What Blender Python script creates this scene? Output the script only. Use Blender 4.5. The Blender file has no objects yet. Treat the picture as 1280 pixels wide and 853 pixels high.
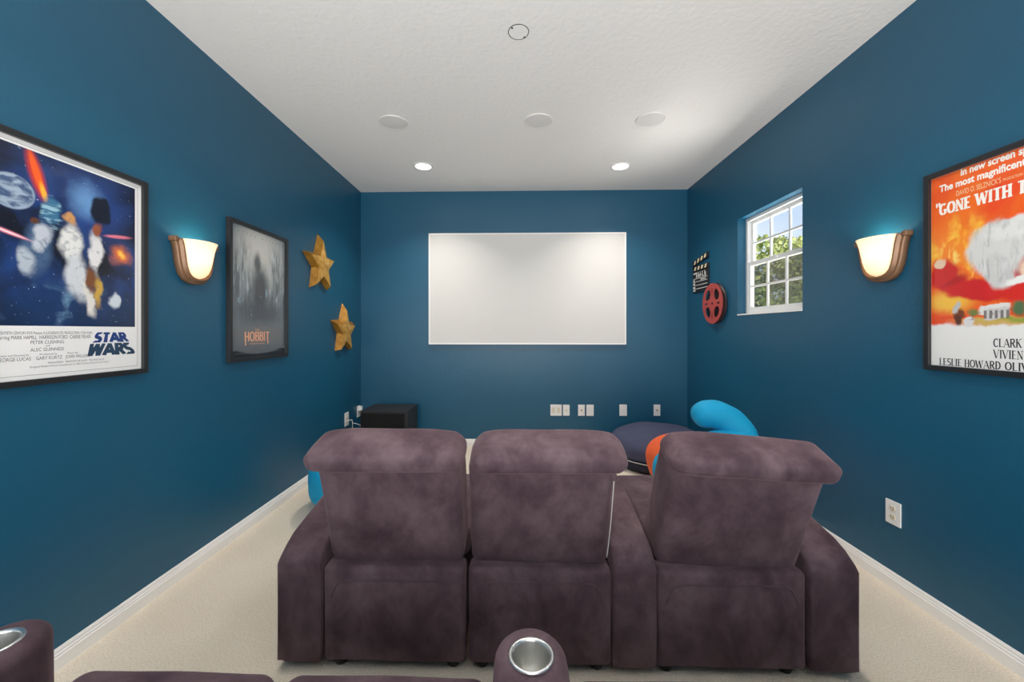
import bpy, bmesh, math, random
from mathutils import Vector, Matrix, noise
PI = math.pi
R = math.radians
random.seed(7)
S = bpy.context.scene
COL = S.collection
# ------------------------------------------------------------------ camera
cam_d = bpy.data.cameras.new('camera')
cam = bpy.data.objects.new('camera', cam_d)
COL.objects.link(cam)
cam_d.sensor_width = 36.0
cam_d.lens = 14.0625
cam_d.shift_x = 0.0056
cam_d.shift_y = -0.0098
cam_d.clip_start = 0.02
cam.location = (0, 0, 1.395)
cam.rotation_euler = (R(90), 0, R(1.4))
S.camera = cam
# ------------------------------------------------------------------ exposure
S.view_settings.view_transform = 'Standard'
S.view_settings.look = 'None'
S.view_settings.gamma = 1.0
S.view_settings.use_curve_mapping = False
S.view_settings.exposure = 0.0
S.cycles.max_bounces = 10
S.cycles.diffuse_bounces = 6
S.cycles.transparent_max_bounces = 12
S.cycles.sample_clamp_indirect = 6.0
S.cycles.use_denoising = True
# ------------------------------------------------------------------ sky
W = bpy.data.worlds.new('sky'); S.world = W
W.use_nodes = True
wn = W.node_tree.nodes; wl = W.node_tree.links
bgn = wn['Background']
tcw = wn.new('ShaderNodeTexCoord')
sepw = wn.new('ShaderNodeSeparateXYZ')
rampw = wn.new('ShaderNodeValToRGB')
rampw.color_ramp.elements[0].position = 0.0
rampw.color_ramp.elements[0].color = (0.72, 0.83, 0.95, 1)
rampw.color_ramp.elements[1].position = 0.7
rampw.color_ramp.elements[1].color = (0.34, 0.58, 0.92, 1)
cln = wn.new('ShaderNodeTexNoise'); cln.inputs['Scale'].default_value = 3.0; cln.inputs['Detail'].default_value = 6
clr = wn.new('ShaderNodeValToRGB')
clr.color_ramp.elements[0].position = 0.45; clr.color_ramp.elements[1].position = 0.7
mixw = wn.new('ShaderNodeMix'); mixw.data_type = 'RGBA'
mixw.inputs['B'].default_value = (0.95, 0.97, 1.0, 1)
wl.new(tcw.outputs['Generated'], sepw.inputs[0]); wl.new(sepw.outputs['Z'], rampw.inputs[0])
wl.new(tcw.outputs['Generated'], cln.inputs['Vector']); wl.new(cln.outputs['Fac'], clr.inputs[0])
wl.new(clr.outputs[0], mixw.inputs['Factor']); wl.new(rampw.outputs[0], mixw.inputs['A'])
wl.new(mixw.outputs['Result'], bgn.inputs['Color'])
bgn.inputs['Strength'].default_value = 1.15

def light(name, kind, loc, energy, color=(1, 1, 1), size=0.1, size_y=None, rot=(0, 0, 0), parent=None, shape=None, spread=None):
    d = bpy.data.lights.new(name, kind)
    d.energy = energy; d.color = color
    if kind == 'AREA':
        d.size = size
        d.shape = shape or ('RECTANGLE' if size_y else 'SQUARE')
        if size_y: d.size_y = size_y
        if spread: d.spread = spread
    elif kind == 'SUN': d.angle = size
    else: d.shadow_soft_size = size
    o = bpy.data.objects.new(name, d); COL.objects.link(o)
    o.location = loc; o.rotation_euler = rot
    if parent: o.parent = parent
    return o
# sun on the trees outside (comes over the roof, away from the window)
light('sun', 'SUN', (0, 0, 8), 5.5, (1, 0.96, 0.88), 0.01, rot=(R(18), R(-38), 0))
# added area lamp imitating daylight, set beyond the opening behind the camera
light('rear_fill', 'AREA', (0.08, -1.6, 1.15), 188, (1.0, 0.985, 0.965), 3.2, 1.9, rot=(R(103), 0, 0))
# added area lamp below the window, imitating daylight bounced off the ground
light('window_fill', 'AREA', (3.1, 3.25, 0.75), 180, (1.0, 0.98, 0.92), 1.4, 1.6, rot=(R(180), R(-38), 0))

# ------------------------------------------------------------------ room sizes
WL, WR, YB, YF, HC, TH = -1.895, 2.05, 4.84, -1.3, 3.09, 0.14

# ------------------------------------------------------------------ helpers: materials
def lin(c):
    f = lambda v: v / 12.92 if v <= 0.04045 else ((v + 0.055) / 1.055) ** 2.4
    return tuple(f(v / 255.0) for v in c) + (1,)

def new_mat(name, col=(0.5, 0.5, 0.5, 1), rough=0.5, metal=0.0, spec=0.5):
    m = bpy.data.materials.new(name); m.use_nodes = True
    b = m.node_tree.nodes['Principled BSDF']
    b.inputs['Base Color'].default_value = col
    b.inputs['Roughness'].default_value = rough
    b.inputs['Metallic'].default_value = metal
    b.inputs['Specular IOR Level'].default_value = spec
    return m, m.node_tree.nodes, m.node_tree.links, b

def nd(ns, t, **kw):
    n = ns.new(t)
    for k, v in kw.items():
        if k in n.inputs: n.inputs[k].default_value = v
        else: setattr(n, k, v)
    return n

def bump(ns, ls, b, vec, scale, strength, dist, detail=3, rough=0.5):
    n = nd(ns, 'ShaderNodeTexNoise', Scale=scale, Detail=detail, Roughness=rough)
    if vec is not None: ls.new(vec, n.inputs['Vector'])
    bp = nd(ns, 'ShaderNodeBump', Strength=strength, Distance=dist)
    ls.new(n.outputs['Fac'], bp.inputs['Height'])
    ls.new(bp.outputs[0], b.inputs['Normal'])
    return n

def plain(name, rgb, rough=0.5, metal=0.0, spec=0.5, var=0.0, vscale=8, bs=0.0, bscale=200, bd=0.001):
    m, ns, ls, b = new_mat(name, lin(rgb), rough, metal, spec)
    tc = ns.new('ShaderNodeTexCoord')
    if var:
        n = nd(ns, 'ShaderNodeTexNoise', Scale=vscale, Detail=4)
        ls.new(tc.outputs['Object'], n.inputs['Vector'])
        mx = nd(ns, 'ShaderNodeMix', data_type='RGBA')
        c = lin(rgb)
        mx.inputs['A'].default_value = tuple(v * (1 - var) for v in c[:3]) + (1,)
        mx.inputs['B'].default_value = tuple(min(1, v * (1 + var)) for v in c[:3]) + (1,)
        ls.new(n.outputs['Fac'], mx.inputs['Factor']); ls.new(mx.outputs['Result'], b.inputs['Base Color'])
    if bs: bump(ns, ls, b, tc.outputs['Object'], bscale, bs, bd)
    return m

def emissive(name, rgb, strength):
    m, ns, ls, b = new_mat(name, lin(rgb), 0.5)
    b.inputs['Emission Color'].default_value = lin(rgb)
    b.inputs['Emission Strength'].default_value = strength
    return m

def wall_paint():
    m, ns, ls, b = new_mat('teal_wall_paint', lin((17, 83, 109)), 0.42, spec=0.62)
    tc = ns.new('ShaderNodeTexCoord')
    n = nd(ns, 'ShaderNodeTexNoise', Scale=1.3, Detail=4)
    ls.new(tc.outputs['Object'], n.inputs['Vector'])
    mx = nd(ns, 'ShaderNodeMix', data_type='RGBA')
    mx.inputs['A'].default_value = lin((8, 80, 109)); mx.inputs['B'].default_value = lin((12, 88, 118))
    ls.new(n.outputs['Fac'], mx.inputs['Factor']); ls.new(mx.outputs['Result'], b.inputs['Base Color'])
    bump(ns, ls, b, tc.outputs['Object'], 55, 0.35, 0.004, 3, 0.55)
    return m

def ceiling_paint():
    m, ns, ls, b = new_mat('knockdown_ceiling_paint', lin((242, 240, 237)), 0.9, spec=0.2)
    tc = ns.new('ShaderNodeTexCoord')
    bump(ns, ls, b, tc.outputs['Object'], 30, 0.32, 0.010, 4, 0.6)
    return m

def carpet():
    m, ns, ls, b = new_mat('beige_carpet', lin((222, 208, 188)), 1.0, spec=0.05)
    tc = ns.new('ShaderNodeTexCoord')
    a = nd(ns, 'ShaderNodeTexNoise', Scale=2.2, Detail=3)
    f = nd(ns, 'ShaderNodeTexNoise', Scale=130, Detail=3)
    for n in (a, f): ls.new(tc.outputs['Object'], n.inputs['Vector'])
    m1 = nd(ns, 'ShaderNodeMix', data_type='RGBA')
    m1.inputs['A'].default_value = lin((232, 216, 194)); m1.inputs['B'].default_value = lin((246, 236, 220))
    ls.new(a.outputs['Fac'], m1.inputs['Factor'])
    m2 = nd(ns, 'ShaderNodeMix', data_type='RGBA', blend_type='MULTIPLY')
    m2.inputs['Factor'].default_value = 0.3
    ls.new(m1.outputs['Result'], m2.inputs['A']); 
    cr = ns.new('ShaderNodeValToRGB'); cr.color_ramp.elements[0].position = 0.3; cr.color_ramp.elements[1].position = 0.62
    cr.color_ramp.elements[0].color = (0.45, 0.42, 0.38, 1)
    ls.new(f.outputs['Fac'], cr.inputs[0]); ls.new(cr.outputs[0], m2.inputs['B'])
    ls.new(m2.outputs['Result'], b.inputs['Base Color'])
    bp = nd(ns, 'ShaderNodeBump', Strength=0.7, Distance=0.01)
    ls.new(f.outputs['Fac'], bp.inputs['Height']); ls.new(bp.outputs[0], b.inputs['Normal'])
    return m

def velvet():
    m, ns, ls, b = new_mat('plum_brown_velvet', lin((84, 68, 74)), 0.85, spec=0.15)
    tc = ns.new('ShaderNodeTexCoord'); oi = ns.new('ShaderNodeObjectInfo')
    mul = nd(ns, 'ShaderNodeMath', operation='MULTIPLY'); mul.inputs[1].default_value = 13.0
    ls.new(oi.outputs['Random'], mul.inputs[0])
    off = nd(ns, 'ShaderNodeVectorMath', operation='ADD')
    ls.new(tc.outputs['Object'], off.inputs[0]); ls.new(mul.outputs[0], off.inputs[1])
    mp = nd(ns, 'ShaderNodeMapping'); mp.inputs['Scale'].default_value = (1.0, 1.0, 0.7); mp.inputs['Rotation'].default_value = (0, R(25), 0)
    ls.new(off.outputs[0], mp.inputs[0])
    a = nd(ns, 'ShaderNodeTexNoise', Scale=5.5, Detail=6, Roughness=0.62, Distortion=0.25)
    ls.new(mp.outputs[0], a.inputs['Vector'])
    cr = ns.new('ShaderNodeValToRGB')
    e = cr.color_ramp.elements
    e[0].position = 0.34; e[0].color = lin((66, 50, 57)); e[1].position = 0.66; e[1].color = lin((108, 90, 95))
    k = e.new(0.5); k.color = lin((86, 69, 75))
    ls.new(a.outputs['Fac'], cr.inputs[0])
    ls.new(cr.outputs[0], b.inputs['Base Color'])
    b.inputs['Sheen Weight'].default_value = 0.35
    b.inputs['Sheen Roughness'].default_value = 0.45
    b.inputs['Sheen Tint'].default_value = lin((190, 160, 165))
    f = nd(ns, 'ShaderNodeTexNoise', Scale=260, Detail=2)
    ls.new(tc.outputs['Object'], f.inputs['Vector'])
    bp = nd(ns, 'ShaderNodeBump', Strength=0.25, Distance=0.002)
    ls.new(f.outputs['Fac'], bp.inputs['Height']); ls.new(bp.outputs[0], b.inputs['Normal'])
    return m

def glass_mat():
    m, ns, ls, b = new_mat('window_glass')
    ns.remove(b)
    out = ns['Material Output']
    tr = nd(ns, 'ShaderNodeBsdfTransparent'); gl = nd(ns, 'ShaderNodeBsdfGlossy', Roughness=0.02)
    mx = nd(ns, 'ShaderNodeMixShader'); mx.inputs[0].default_value = 0.06
    ls.new(tr.outputs[0], mx.inputs[1]); ls.new(gl.outputs[0], mx.inputs[2])
    ls.new(mx.outputs[0], out.inputs['Surface'])
    return m

def screen_mesh_mat():
    m, ns, ls, b = new_mat('insect_screen_mesh')
    ns.remove(b); out = ns['Material Output']
    tr = nd(ns, 'ShaderNodeBsdfTransparent'); df = nd(ns, 'ShaderNodeBsdfDiffuse', Color=(0.09, 0.09, 0.09, 1)); mx = nd(ns, 'ShaderNodeMixShader')
    mx.inputs[0].default_value = 0.42
    ls.new(tr.outputs[0], mx.inputs[1]); ls.new(df.outputs[0], mx.inputs[2]); ls.new(mx.outputs[0], out.inputs['Surface'])
    return m

def shade_mat():
    m, ns, ls, b = new_mat('alabaster_glass_shade')
    ns.remove(b); out = ns['Material Output']
    tl = nd(ns, 'ShaderNodeBsdfTranslucent', Color=(0.96, 0.9, 0.8, 1))
    df = nd(ns, 'ShaderNodeBsdfPrincipled', Roughness=0.3); df.inputs['Base Color'].default_value = (0.8, 0.72, 0.6, 1)
    df.inputs['Emission Color'].default_value = (1.0, 0.78, 0.52, 1); df.inputs['Emission Strength'].default_value = 0.8
    mx = nd(ns, 'ShaderNodeMixShader'); mx.inputs[0].default_value = 0.5
    ls.new(tl.outputs[0], mx.inputs[1]); ls.new(df.outputs[0], mx.inputs[2]); ls.new(mx.outputs[0], out.inputs['Surface'])
    return m

def glitter(name, lo, hi):
    m, ns, ls, b = new_mat(name, lin(lo), 0.42, 0.35)
    tc = ns.new('ShaderNodeTexCoord')
    v = nd(ns, 'ShaderNodeTexVoronoi', Scale=170)
    n = nd(ns, 'ShaderNodeTexNoise', Scale=18, Detail=4)
    for q in (v, n): ls.new(tc.outputs['Object'], q.inputs['Vector'])
    mx = nd(ns, 'ShaderNodeMix', data_type='RGBA'); mx.inputs['A'].default_value = lin(lo); mx.inputs['B'].default_value = lin(hi)
    cr = ns.new('ShaderNodeValToRGB'); cr.color_ramp.elements[0].position = 0.35; cr.color_ramp.elements[1].position = 0.68
    ls.new(n.outputs['Fac'], cr.inputs[0]); ls.new(cr.outputs[0], mx.inputs['Factor'])
    ls.new(mx.outputs['Result'], b.inputs['Base Color'])
    bp = nd(ns, 'ShaderNodeBump', Strength=0.5, Distance=0.004)
    ls.new(v.outputs['Distance'], bp.inputs['Height']); ls.new(bp.outputs[0], b.inputs['Normal'])
    return m

def brushed():
    m, ns, ls, b = new_mat('brushed_steel', lin((226, 226, 223)), 0.36, 1.0)
    tc = ns.new('ShaderNodeTexCoord')
    n = nd(ns, 'ShaderNodeTexNoise', Scale=120, Detail=2); mp = nd(ns, 'ShaderNodeMapping'); mp.inputs['Scale'].default_value = (1, 1, 0.01)
    ls.new(tc.outputs['Object'], mp.inputs[0]); ls.new(mp.outputs[0], n.inputs['Vector'])
    bp = nd(ns, 'ShaderNodeBump', Strength=0.5, Distance=0.002)
    ls.new(n.outputs['Fac'], bp.inputs['Height']); ls.new(bp.outputs[0], b.inputs['Normal'])
    return m

def leaf_mat(name, a, c):
    m, ns, ls, b = new_mat(name, lin(a), 0.55, spec=0.3)
    tc = ns.new('ShaderNodeTexCoord')
    n = nd(ns, 'ShaderNodeTexNoise', Scale=1.8, Detail=5); ls.new(tc.outputs['Object'], n.inputs['Vector'])
    mx = nd(ns, 'ShaderNodeMix', data_type='RGBA'); mx.inputs['A'].default_value = lin(a); mx.inputs['B'].default_value = lin(c)
    cr = ns.new('ShaderNodeValToRGB'); cr.color_ramp.elements[0].position = 0.38; cr.color_ramp.elements[1].position = 0.62
    ls.new(n.outputs['Fac'], cr.inputs[0]); ls.new(cr.outputs[0], mx.inputs['Factor'])
    ls.new(mx.outputs['Result'], b.inputs['Base Color'])
    return m

class Art:
    """a painted print: soft blobs and bars mixed over one another in the print's own coordinates"""
    def __init__(s, name, base, rough=0.3, coat=0.0, wob=0.01, wscale=25):
        s.m, s.ns, s.ls, s.b = new_mat(name, lin(base), rough)
        s.b.inputs['Coat Weight'].default_value = coat; s.b.inputs['Coat Roughness'].default_value = 0.08
        tc = s.ns.new('ShaderNodeTexCoord'); s.tc = tc
        n = nd(s.ns, 'ShaderNodeTexNoise', Scale=wscale, Detail=4); s.ls.new(tc.outputs['Object'], n.inputs['Vector'])
        sub = nd(s.ns, 'ShaderNodeVectorMath', operation='SUBTRACT'); sub.inputs[1].default_value = (0.5, 0.5, 0.5)
        s.ls.new(n.outputs['Color'], sub.inputs[0])
        sc = nd(s.ns, 'ShaderNodeVectorMath', operation='SCALE'); sc.inputs['Scale'].default_value = wob * 2
        s.ls.new(sub.outputs[0], sc.inputs[0])
        ad = nd(s.ns, 'ShaderNodeVectorMath', operation='ADD')
        s.ls.new(tc.outputs['Object'], ad.inputs[0]); s.ls.new(sc.outputs[0], ad.inputs[1])
        s.warp = ad.outputs[0]; s.raw = tc.outputs['Object']
        rgb = s.ns.new('ShaderNodeRGB'); rgb.outputs[0].default_value = lin(base); s.cur = rgb.outputs[0]
    def _mix(s, fac, color, amount=1.0):
        mx = nd(s.ns, 'ShaderNodeMix', data_type='RGBA')
        if amount < 1:
            mu = nd(s.ns, 'ShaderNodeMath', operation='MULTIPLY'); mu.inputs[1].default_value = amount
            s.ls.new(fac, mu.inputs[0]); fac = mu.outputs[0]
        s.ls.new(fac, mx.inputs['Factor']); s.ls.new(s.cur, mx.inputs['A'])
        if isinstance(color, tuple): mx.inputs['B'].default_value = lin(color)
        else: s.ls.new(color, mx.inputs['B'])
        s.cur = mx.outputs['Result']
    def mask(s, x, z, rx, rz, rot=0, soft=0.4, box=False, warp=True):
        mp = nd(s.ns, 'ShaderNodeMapping', vector_type='TEXTURE')
        mp.inputs['Location'].default_value = (x, 0, z); mp.inputs['Rotation'].default_value = (0, R(rot), 0); mp.inputs['Scale'].default_value = (rx, 1, rz)
        s.ls.new(s.warp if warp else s.raw, mp.inputs[0])
        if box:
            ab = nd(s.ns, 'ShaderNodeVectorMath', operation='ABSOLUTE'); s.ls.new(mp.outputs[0], ab.inputs[0])
            sp = s.ns.new('ShaderNodeSeparateXYZ'); s.ls.new(ab.outputs[0], sp.inputs[0])
            mxn = nd(s.ns, 'ShaderNodeMath', operation='MAXIMUM'); s.ls.new(sp.outputs[0], mxn.inputs[0]); s.ls.new(sp.outputs[2], mxn.inputs[1]); d = mxn.outputs[0]
        else:
            sp = s.ns.new('ShaderNodeSeparateXYZ'); s.ls.new(mp.outputs[0], sp.inputs[0])
            cb = s.ns.new('ShaderNodeCombineXYZ'); s.ls.new(sp.outputs[0], cb.inputs[0]); s.ls.new(sp.outputs[2], cb.inputs[2])
            ln = nd(s.ns, 'ShaderNodeVectorMath', operation='LENGTH'); s.ls.new(cb.outputs[0], ln.inputs[0]); d = ln.outputs['Value']
        mr = nd(s.ns, 'ShaderNodeMapRange', interpolation_type='SMOOTHSTEP')
        mr.inputs['From Min'].default_value = 1 - soft; mr.inputs['From Max'].default_value = 1 + soft * 0.2
        mr.inputs['To Min'].default_value = 1; mr.inputs['To Max'].default_value = 0
        s.ls.new(d, mr.inputs['Value'])
        return mr.outputs[0]
    def blob(s, color, x, z, rx, rz, rot=0, soft=0.4, amount=1.0, box=False, warp=True):
        s._mix(s.mask(x, z, rx, rz, rot, soft, box, warp), color, amount); return s
    def noise(s, color, scale, lo, hi, stretch=(1, 1, 1), rot=0, region=None, amount=1.0, dist=0.5):
        mp = nd(s.ns, 'ShaderNodeMapping'); mp.inputs['Scale'].default_value = stretch; mp.inputs['Rotation'].default_value = (0, R(rot), 0)
        s.ls.new(s.raw, mp.inputs[0])
        n = nd(s.ns, 'ShaderNodeTexNoise', Scale=scale, Detail=5, Distortion=dist); s.ls.new(mp.outputs[0], n.inputs['Vector'])
        mr = nd(s.ns, 'ShaderNodeMapRange'); mr.inputs['From Min'].default_value = lo; mr.inputs['From Max'].default_value = hi
        s.ls.new(n.outputs['Fac'], mr.inputs['Value']); f = mr.outputs[0]
        if region:
            mu = nd(s.ns, 'ShaderNodeMath', operation='MULTIPLY'); s.ls.new(f, mu.inputs[0]); s.ls.new(s.mask(*region), mu.inputs[1]); f = mu.outputs[0]
        s._mix(f, color, amount); return s
    def done(s):
        s.ls.new(s.cur, s.b.inputs['Base Color']); return s.m

# ------------------------------------------------------------------ helpers: objects
def obj(name, bm, mats, parent=None, smooth=False, label=None):
    me = bpy.data.meshes.new(name)
    bmesh.ops.recalc_face_normals(bm, faces=bm.faces) if smooth != 'keep' else None
    bm.to_mesh(me); bm.free()
    for m in (mats if isinstance(mats, (list, tuple)) else [mats]): me.materials.append(m)
    if smooth:
        for p in me.polygons: p.use_smooth = True
    o = bpy.data.objects.new(name, me); COL.objects.link(o)
    if parent: o.parent = parent
    if label: o['label'] = label
    return o

def tag(o, label, cat, group=None, kind=None):
    o['label'] = label; o['category'] = cat
    if group: o['group'] = group
    if kind: o['kind'] = kind
    return o

def thing(name, label, cat, loc=(0, 0, 0), rotz=0.0, group=None, kind=None):
    o = bpy.data.objects.new(name, None); COL.objects.link(o)
    o.empty_display_size = 0.05
    o.location = loc; o.rotation_euler = (0, 0, rotz)
    return tag(o, label, cat, group, kind)

def dup_tree(root, parent=None):
    r = root.copy(); COL.objects.link(r)
    if parent: r.parent = parent
    for ch in list(root.children): dup_tree(ch, r)
    return r

def box(bm, x0, x1, y0, y1, z0, z1, bev=0.0, mi=0, M=None):
    r = bmesh.ops.create_cube(bm, size=1.0)
    vs = r['verts']
    for v in vs:
        v.co = Vector((x0 + (v.co.x + .5) * (x1 - x0), y0 + (v.co.y + .5) * (y1 - y0), z0 + (v.co.z + .5) * (z1 - z0)))
    fs = list({f for v in vs for f in v.link_faces})
    for f in fs: f.material_index = mi
    if bev:
        es = list({e for v in vs for e in v.link_edges})
        q = bmesh.ops.bevel(bm, geom=es, offset=bev, segments=2, profile=0.7, affect='EDGES')
        for f in q['faces']: f.material_index = mi
        vs = list({v for f in q['faces'] for v in f.verts} | {v for v in vs if v.is_valid})
    if M is not None:
        for v in vs: v.co = M @ v.co
    return vs

def rbox(bm, c, size, r, puff=(0, 0, 0), n=8, nc=4, deform=None, amp=0.0, freq=6.0, M=None):
    """rounded, slightly puffed cushion block"""
    h = [s / 2 for s in size]
    r = min(r, min(h) * 0.98)
    ax = []
    for k in range(3):
        core = h[k] - r
        z = [core + r * math.tan(i * PI / 4 / nc) for i in range(1, nc + 1)]
        mid = [-core + 2 * core * i / n for i in range(n + 1)]
        ax.append([-v for v in reversed(z)] + mid + z)
    cache = {}
    c = Vector(c)
    def vert(p):
        key = tuple(round(q, 6) for q in p)
        if key in cache: return cache[key]
        q = [max(-(h[k] - r), min(h[k] - r, p[k])) for k in range(3)]
        d = Vector(p) - Vector(q)
        w = Vector(q) + (d.normalized() * r if d.length > 1e-9 else Vector())
        for k in range(3):
            if abs(p[k]) > h[k] - 1e-6 and puff[k]:
                a, b2 = [j for j in range(3) if j != k]
                w[k] += math.copysign(puff[k], p[k]) * (1 - (p[a] / h[a]) ** 2) * (1 - (p[b2] / h[b2]) ** 2)
        if deform: w = Vector(deform(w, h))
        if amp:
            w += noise.noise_vector((w + c) * freq) * amp
        w = c + w
        if M is not None: w = M @ w
        v = bm.verts.new(w); cache[key] = v
        return v
    for k in range(3):
        a, b2 = [(1, 2), (2, 0), (0, 1)][k]
        for s in (-1, 1):
            for i in range(len(ax[a]) - 1):
                for j in range(len(ax[b2]) - 1):
                    pts = []
                    for (ii, jj) in ((i, j), (i + 1, j), (i + 1, j + 1), (i, j + 1)):
                        p = [0, 0, 0]; p[k] = s * h[k]; p[a] = ax[a][ii]; p[b2] = ax[b2][jj]
                        pts.append(vert(p))
                    if len(set(pts)) == 4:
                        bm.faces.new(pts if s > 0 else pts[::-1])

def lathe(bm, prof, n=40, c=(0, 0, 0), mi=0, cap0=False, cap1=False, sy=1.0):
    rings = []
    for r, z in prof:
        rings.append([bm.verts.new((c[0] + r * math.cos(2 * PI * i / n), c[1] + sy * r * math.sin(2 * PI * i / n), c[2] + z)) for i in range(n)])
    for a, b2 in zip(rings, rings[1:]):
        for i in range(n):
            f = bm.faces.new((a[i], a[(i + 1) % n], b2[(i + 1) % n], b2[i])); f.material_index = mi
    if cap0: bm.faces.new(rings[0][::-1]).material_index = mi
    if cap1: bm.faces.new(rings[-1]).material_index = mi

def tube(bm, pts, rad, n=10, caps=True, sub=6, mi=0):
    """smooth tube through control points; rad number or list"""
    P = [Vector(p) for p in pts]; rs = rad if isinstance(rad, (list, tuple)) else [rad] * len(P)
    path, rr = [], []
    for i in range(len(P) - 1):
        p0 = P[max(i - 1, 0)]; p1 = P[i]; p2 = P[i + 1]; p3 = P[min(i + 2, len(P) - 1)]
        for k in range(sub):
            t = k / sub
            path.append(0.5 * ((2 * p1) + (p2 - p0) * t + (2 * p0 - 5 * p1 + 4 * p2 - p3) * t * t + (3 * p1 - p0 - 3 * p2 + p3) * t ** 3))
            s = t * t * (3 - 2 * t); rr.append(rs[i] * (1 - s) + rs[i + 1] * s)
    path.append(P[-1]); rr.append(rs[-1])
    up = Vector((0, 0, 1)); rings = []
    nrm = None
    frames = []
    for i, p in enumerate(path):
        d = (path[min(i + 1, len(path) - 1)] - path[max(i - 1, 0)]).normalized()
        if nrm is None:
            nrm = d.orthogonal().normalized()
        nrm = (nrm - d * nrm.dot(d)).normalized()
        frames.append((p, d, nrm.copy(), d.cross(nrm)))
    seq = []
    if caps == 'round':
        p, d, a, b2 = frames[0]
        for k in range(1, 7): seq.append((p - d * rr[0] * math.cos(k / 7 * PI / 2), a, b2, rr[0] * math.sin(k / 7 * PI / 2)))
    for (p, d, a, b2), r in zip(frames, rr): seq.append((p, a, b2, r))
    if caps == 'round':
        p, d, a, b2 = frames[-1]
        for k in range(6, 0, -1): seq.append((p + d * rr[-1] * math.cos(k / 7 * PI / 2), a, b2, rr[-1] * math.sin(k / 7 * PI / 2)))
    for p, a, b2, r in seq:
        rings.append([bm.verts.new(p + (a * math.cos(2 * PI * i / n) + b2 * math.sin(2 * PI * i / n)) * r) for i in range(n)])
    for a, b2 in zip(rings, rings[1:]):
        for i in range(n): bm.faces.new((a[i], a[(i + 1) % n], b2[(i + 1) % n], b2[i])).material_index = mi
    if caps:
        bm.faces.new(rings[0][::-1]).material_index = mi; bm.faces.new(rings[-1]).material_index = mi

def poly_prism(bm, pts, y0, y1, mi=0):
    """polygon in local x-z, extruded from y0 to y1 (y1 faces the viewer)"""
    a = [bm.verts.new((p[0], y0, p[1])) for p in pts]; b2 = [bm.verts.new((p[0], y1, p[1])) for p in pts]
    n = len(pts)
    for f in [bm.faces.new(a), bm.faces.new(b2)] + [bm.faces.new((a[i], a[(i + 1) % n], b2[(i + 1) % n], b2[i])) for i in range(n)]:
        f.material_index = mi

# ---- lettering
def text_into(bm, body, x, z, size, y, mi=0, align='LEFT', sx=1.0, bold=0.0, shear=0.0, spacing=1.0, width=None):
    cu = bpy.data.curves.new('t', 'FONT'); cu.body = body; cu.size = 1.0; cu.align_x = align
    cu.offset = bold; cu.shear = shear; cu.space_character = spacing; cu.resolution_u = 3
    o = bpy.data.objects.new('t', cu); COL.objects.link(o)
    bpy.context.view_layer.update()
    me = bpy.data.meshes.new_from_object(o.evaluated_get(bpy.context.evaluated_depsgraph_get()))
    bpy.data.objects.remove(o); bpy.data.curves.remove(cu)
    if width:
        xs = [v.co.x for v in me.vertices]; sx = width / ((max(xs) - min(xs)) * size)
    tmp = bmesh.new(); tmp.from_mesh(me); bpy.data.meshes.remove(me)
    vm = {}
    for v in tmp.verts: vm[v.index] = bm.verts.new((x + v.co.x * size * sx, y, z + v.co.y * size))
    for f in tmp.faces:
        try: bm.faces.new([vm[v.index] for v in f.verts]).material_index = mi
        except ValueError: pass
    tmp.free()

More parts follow.
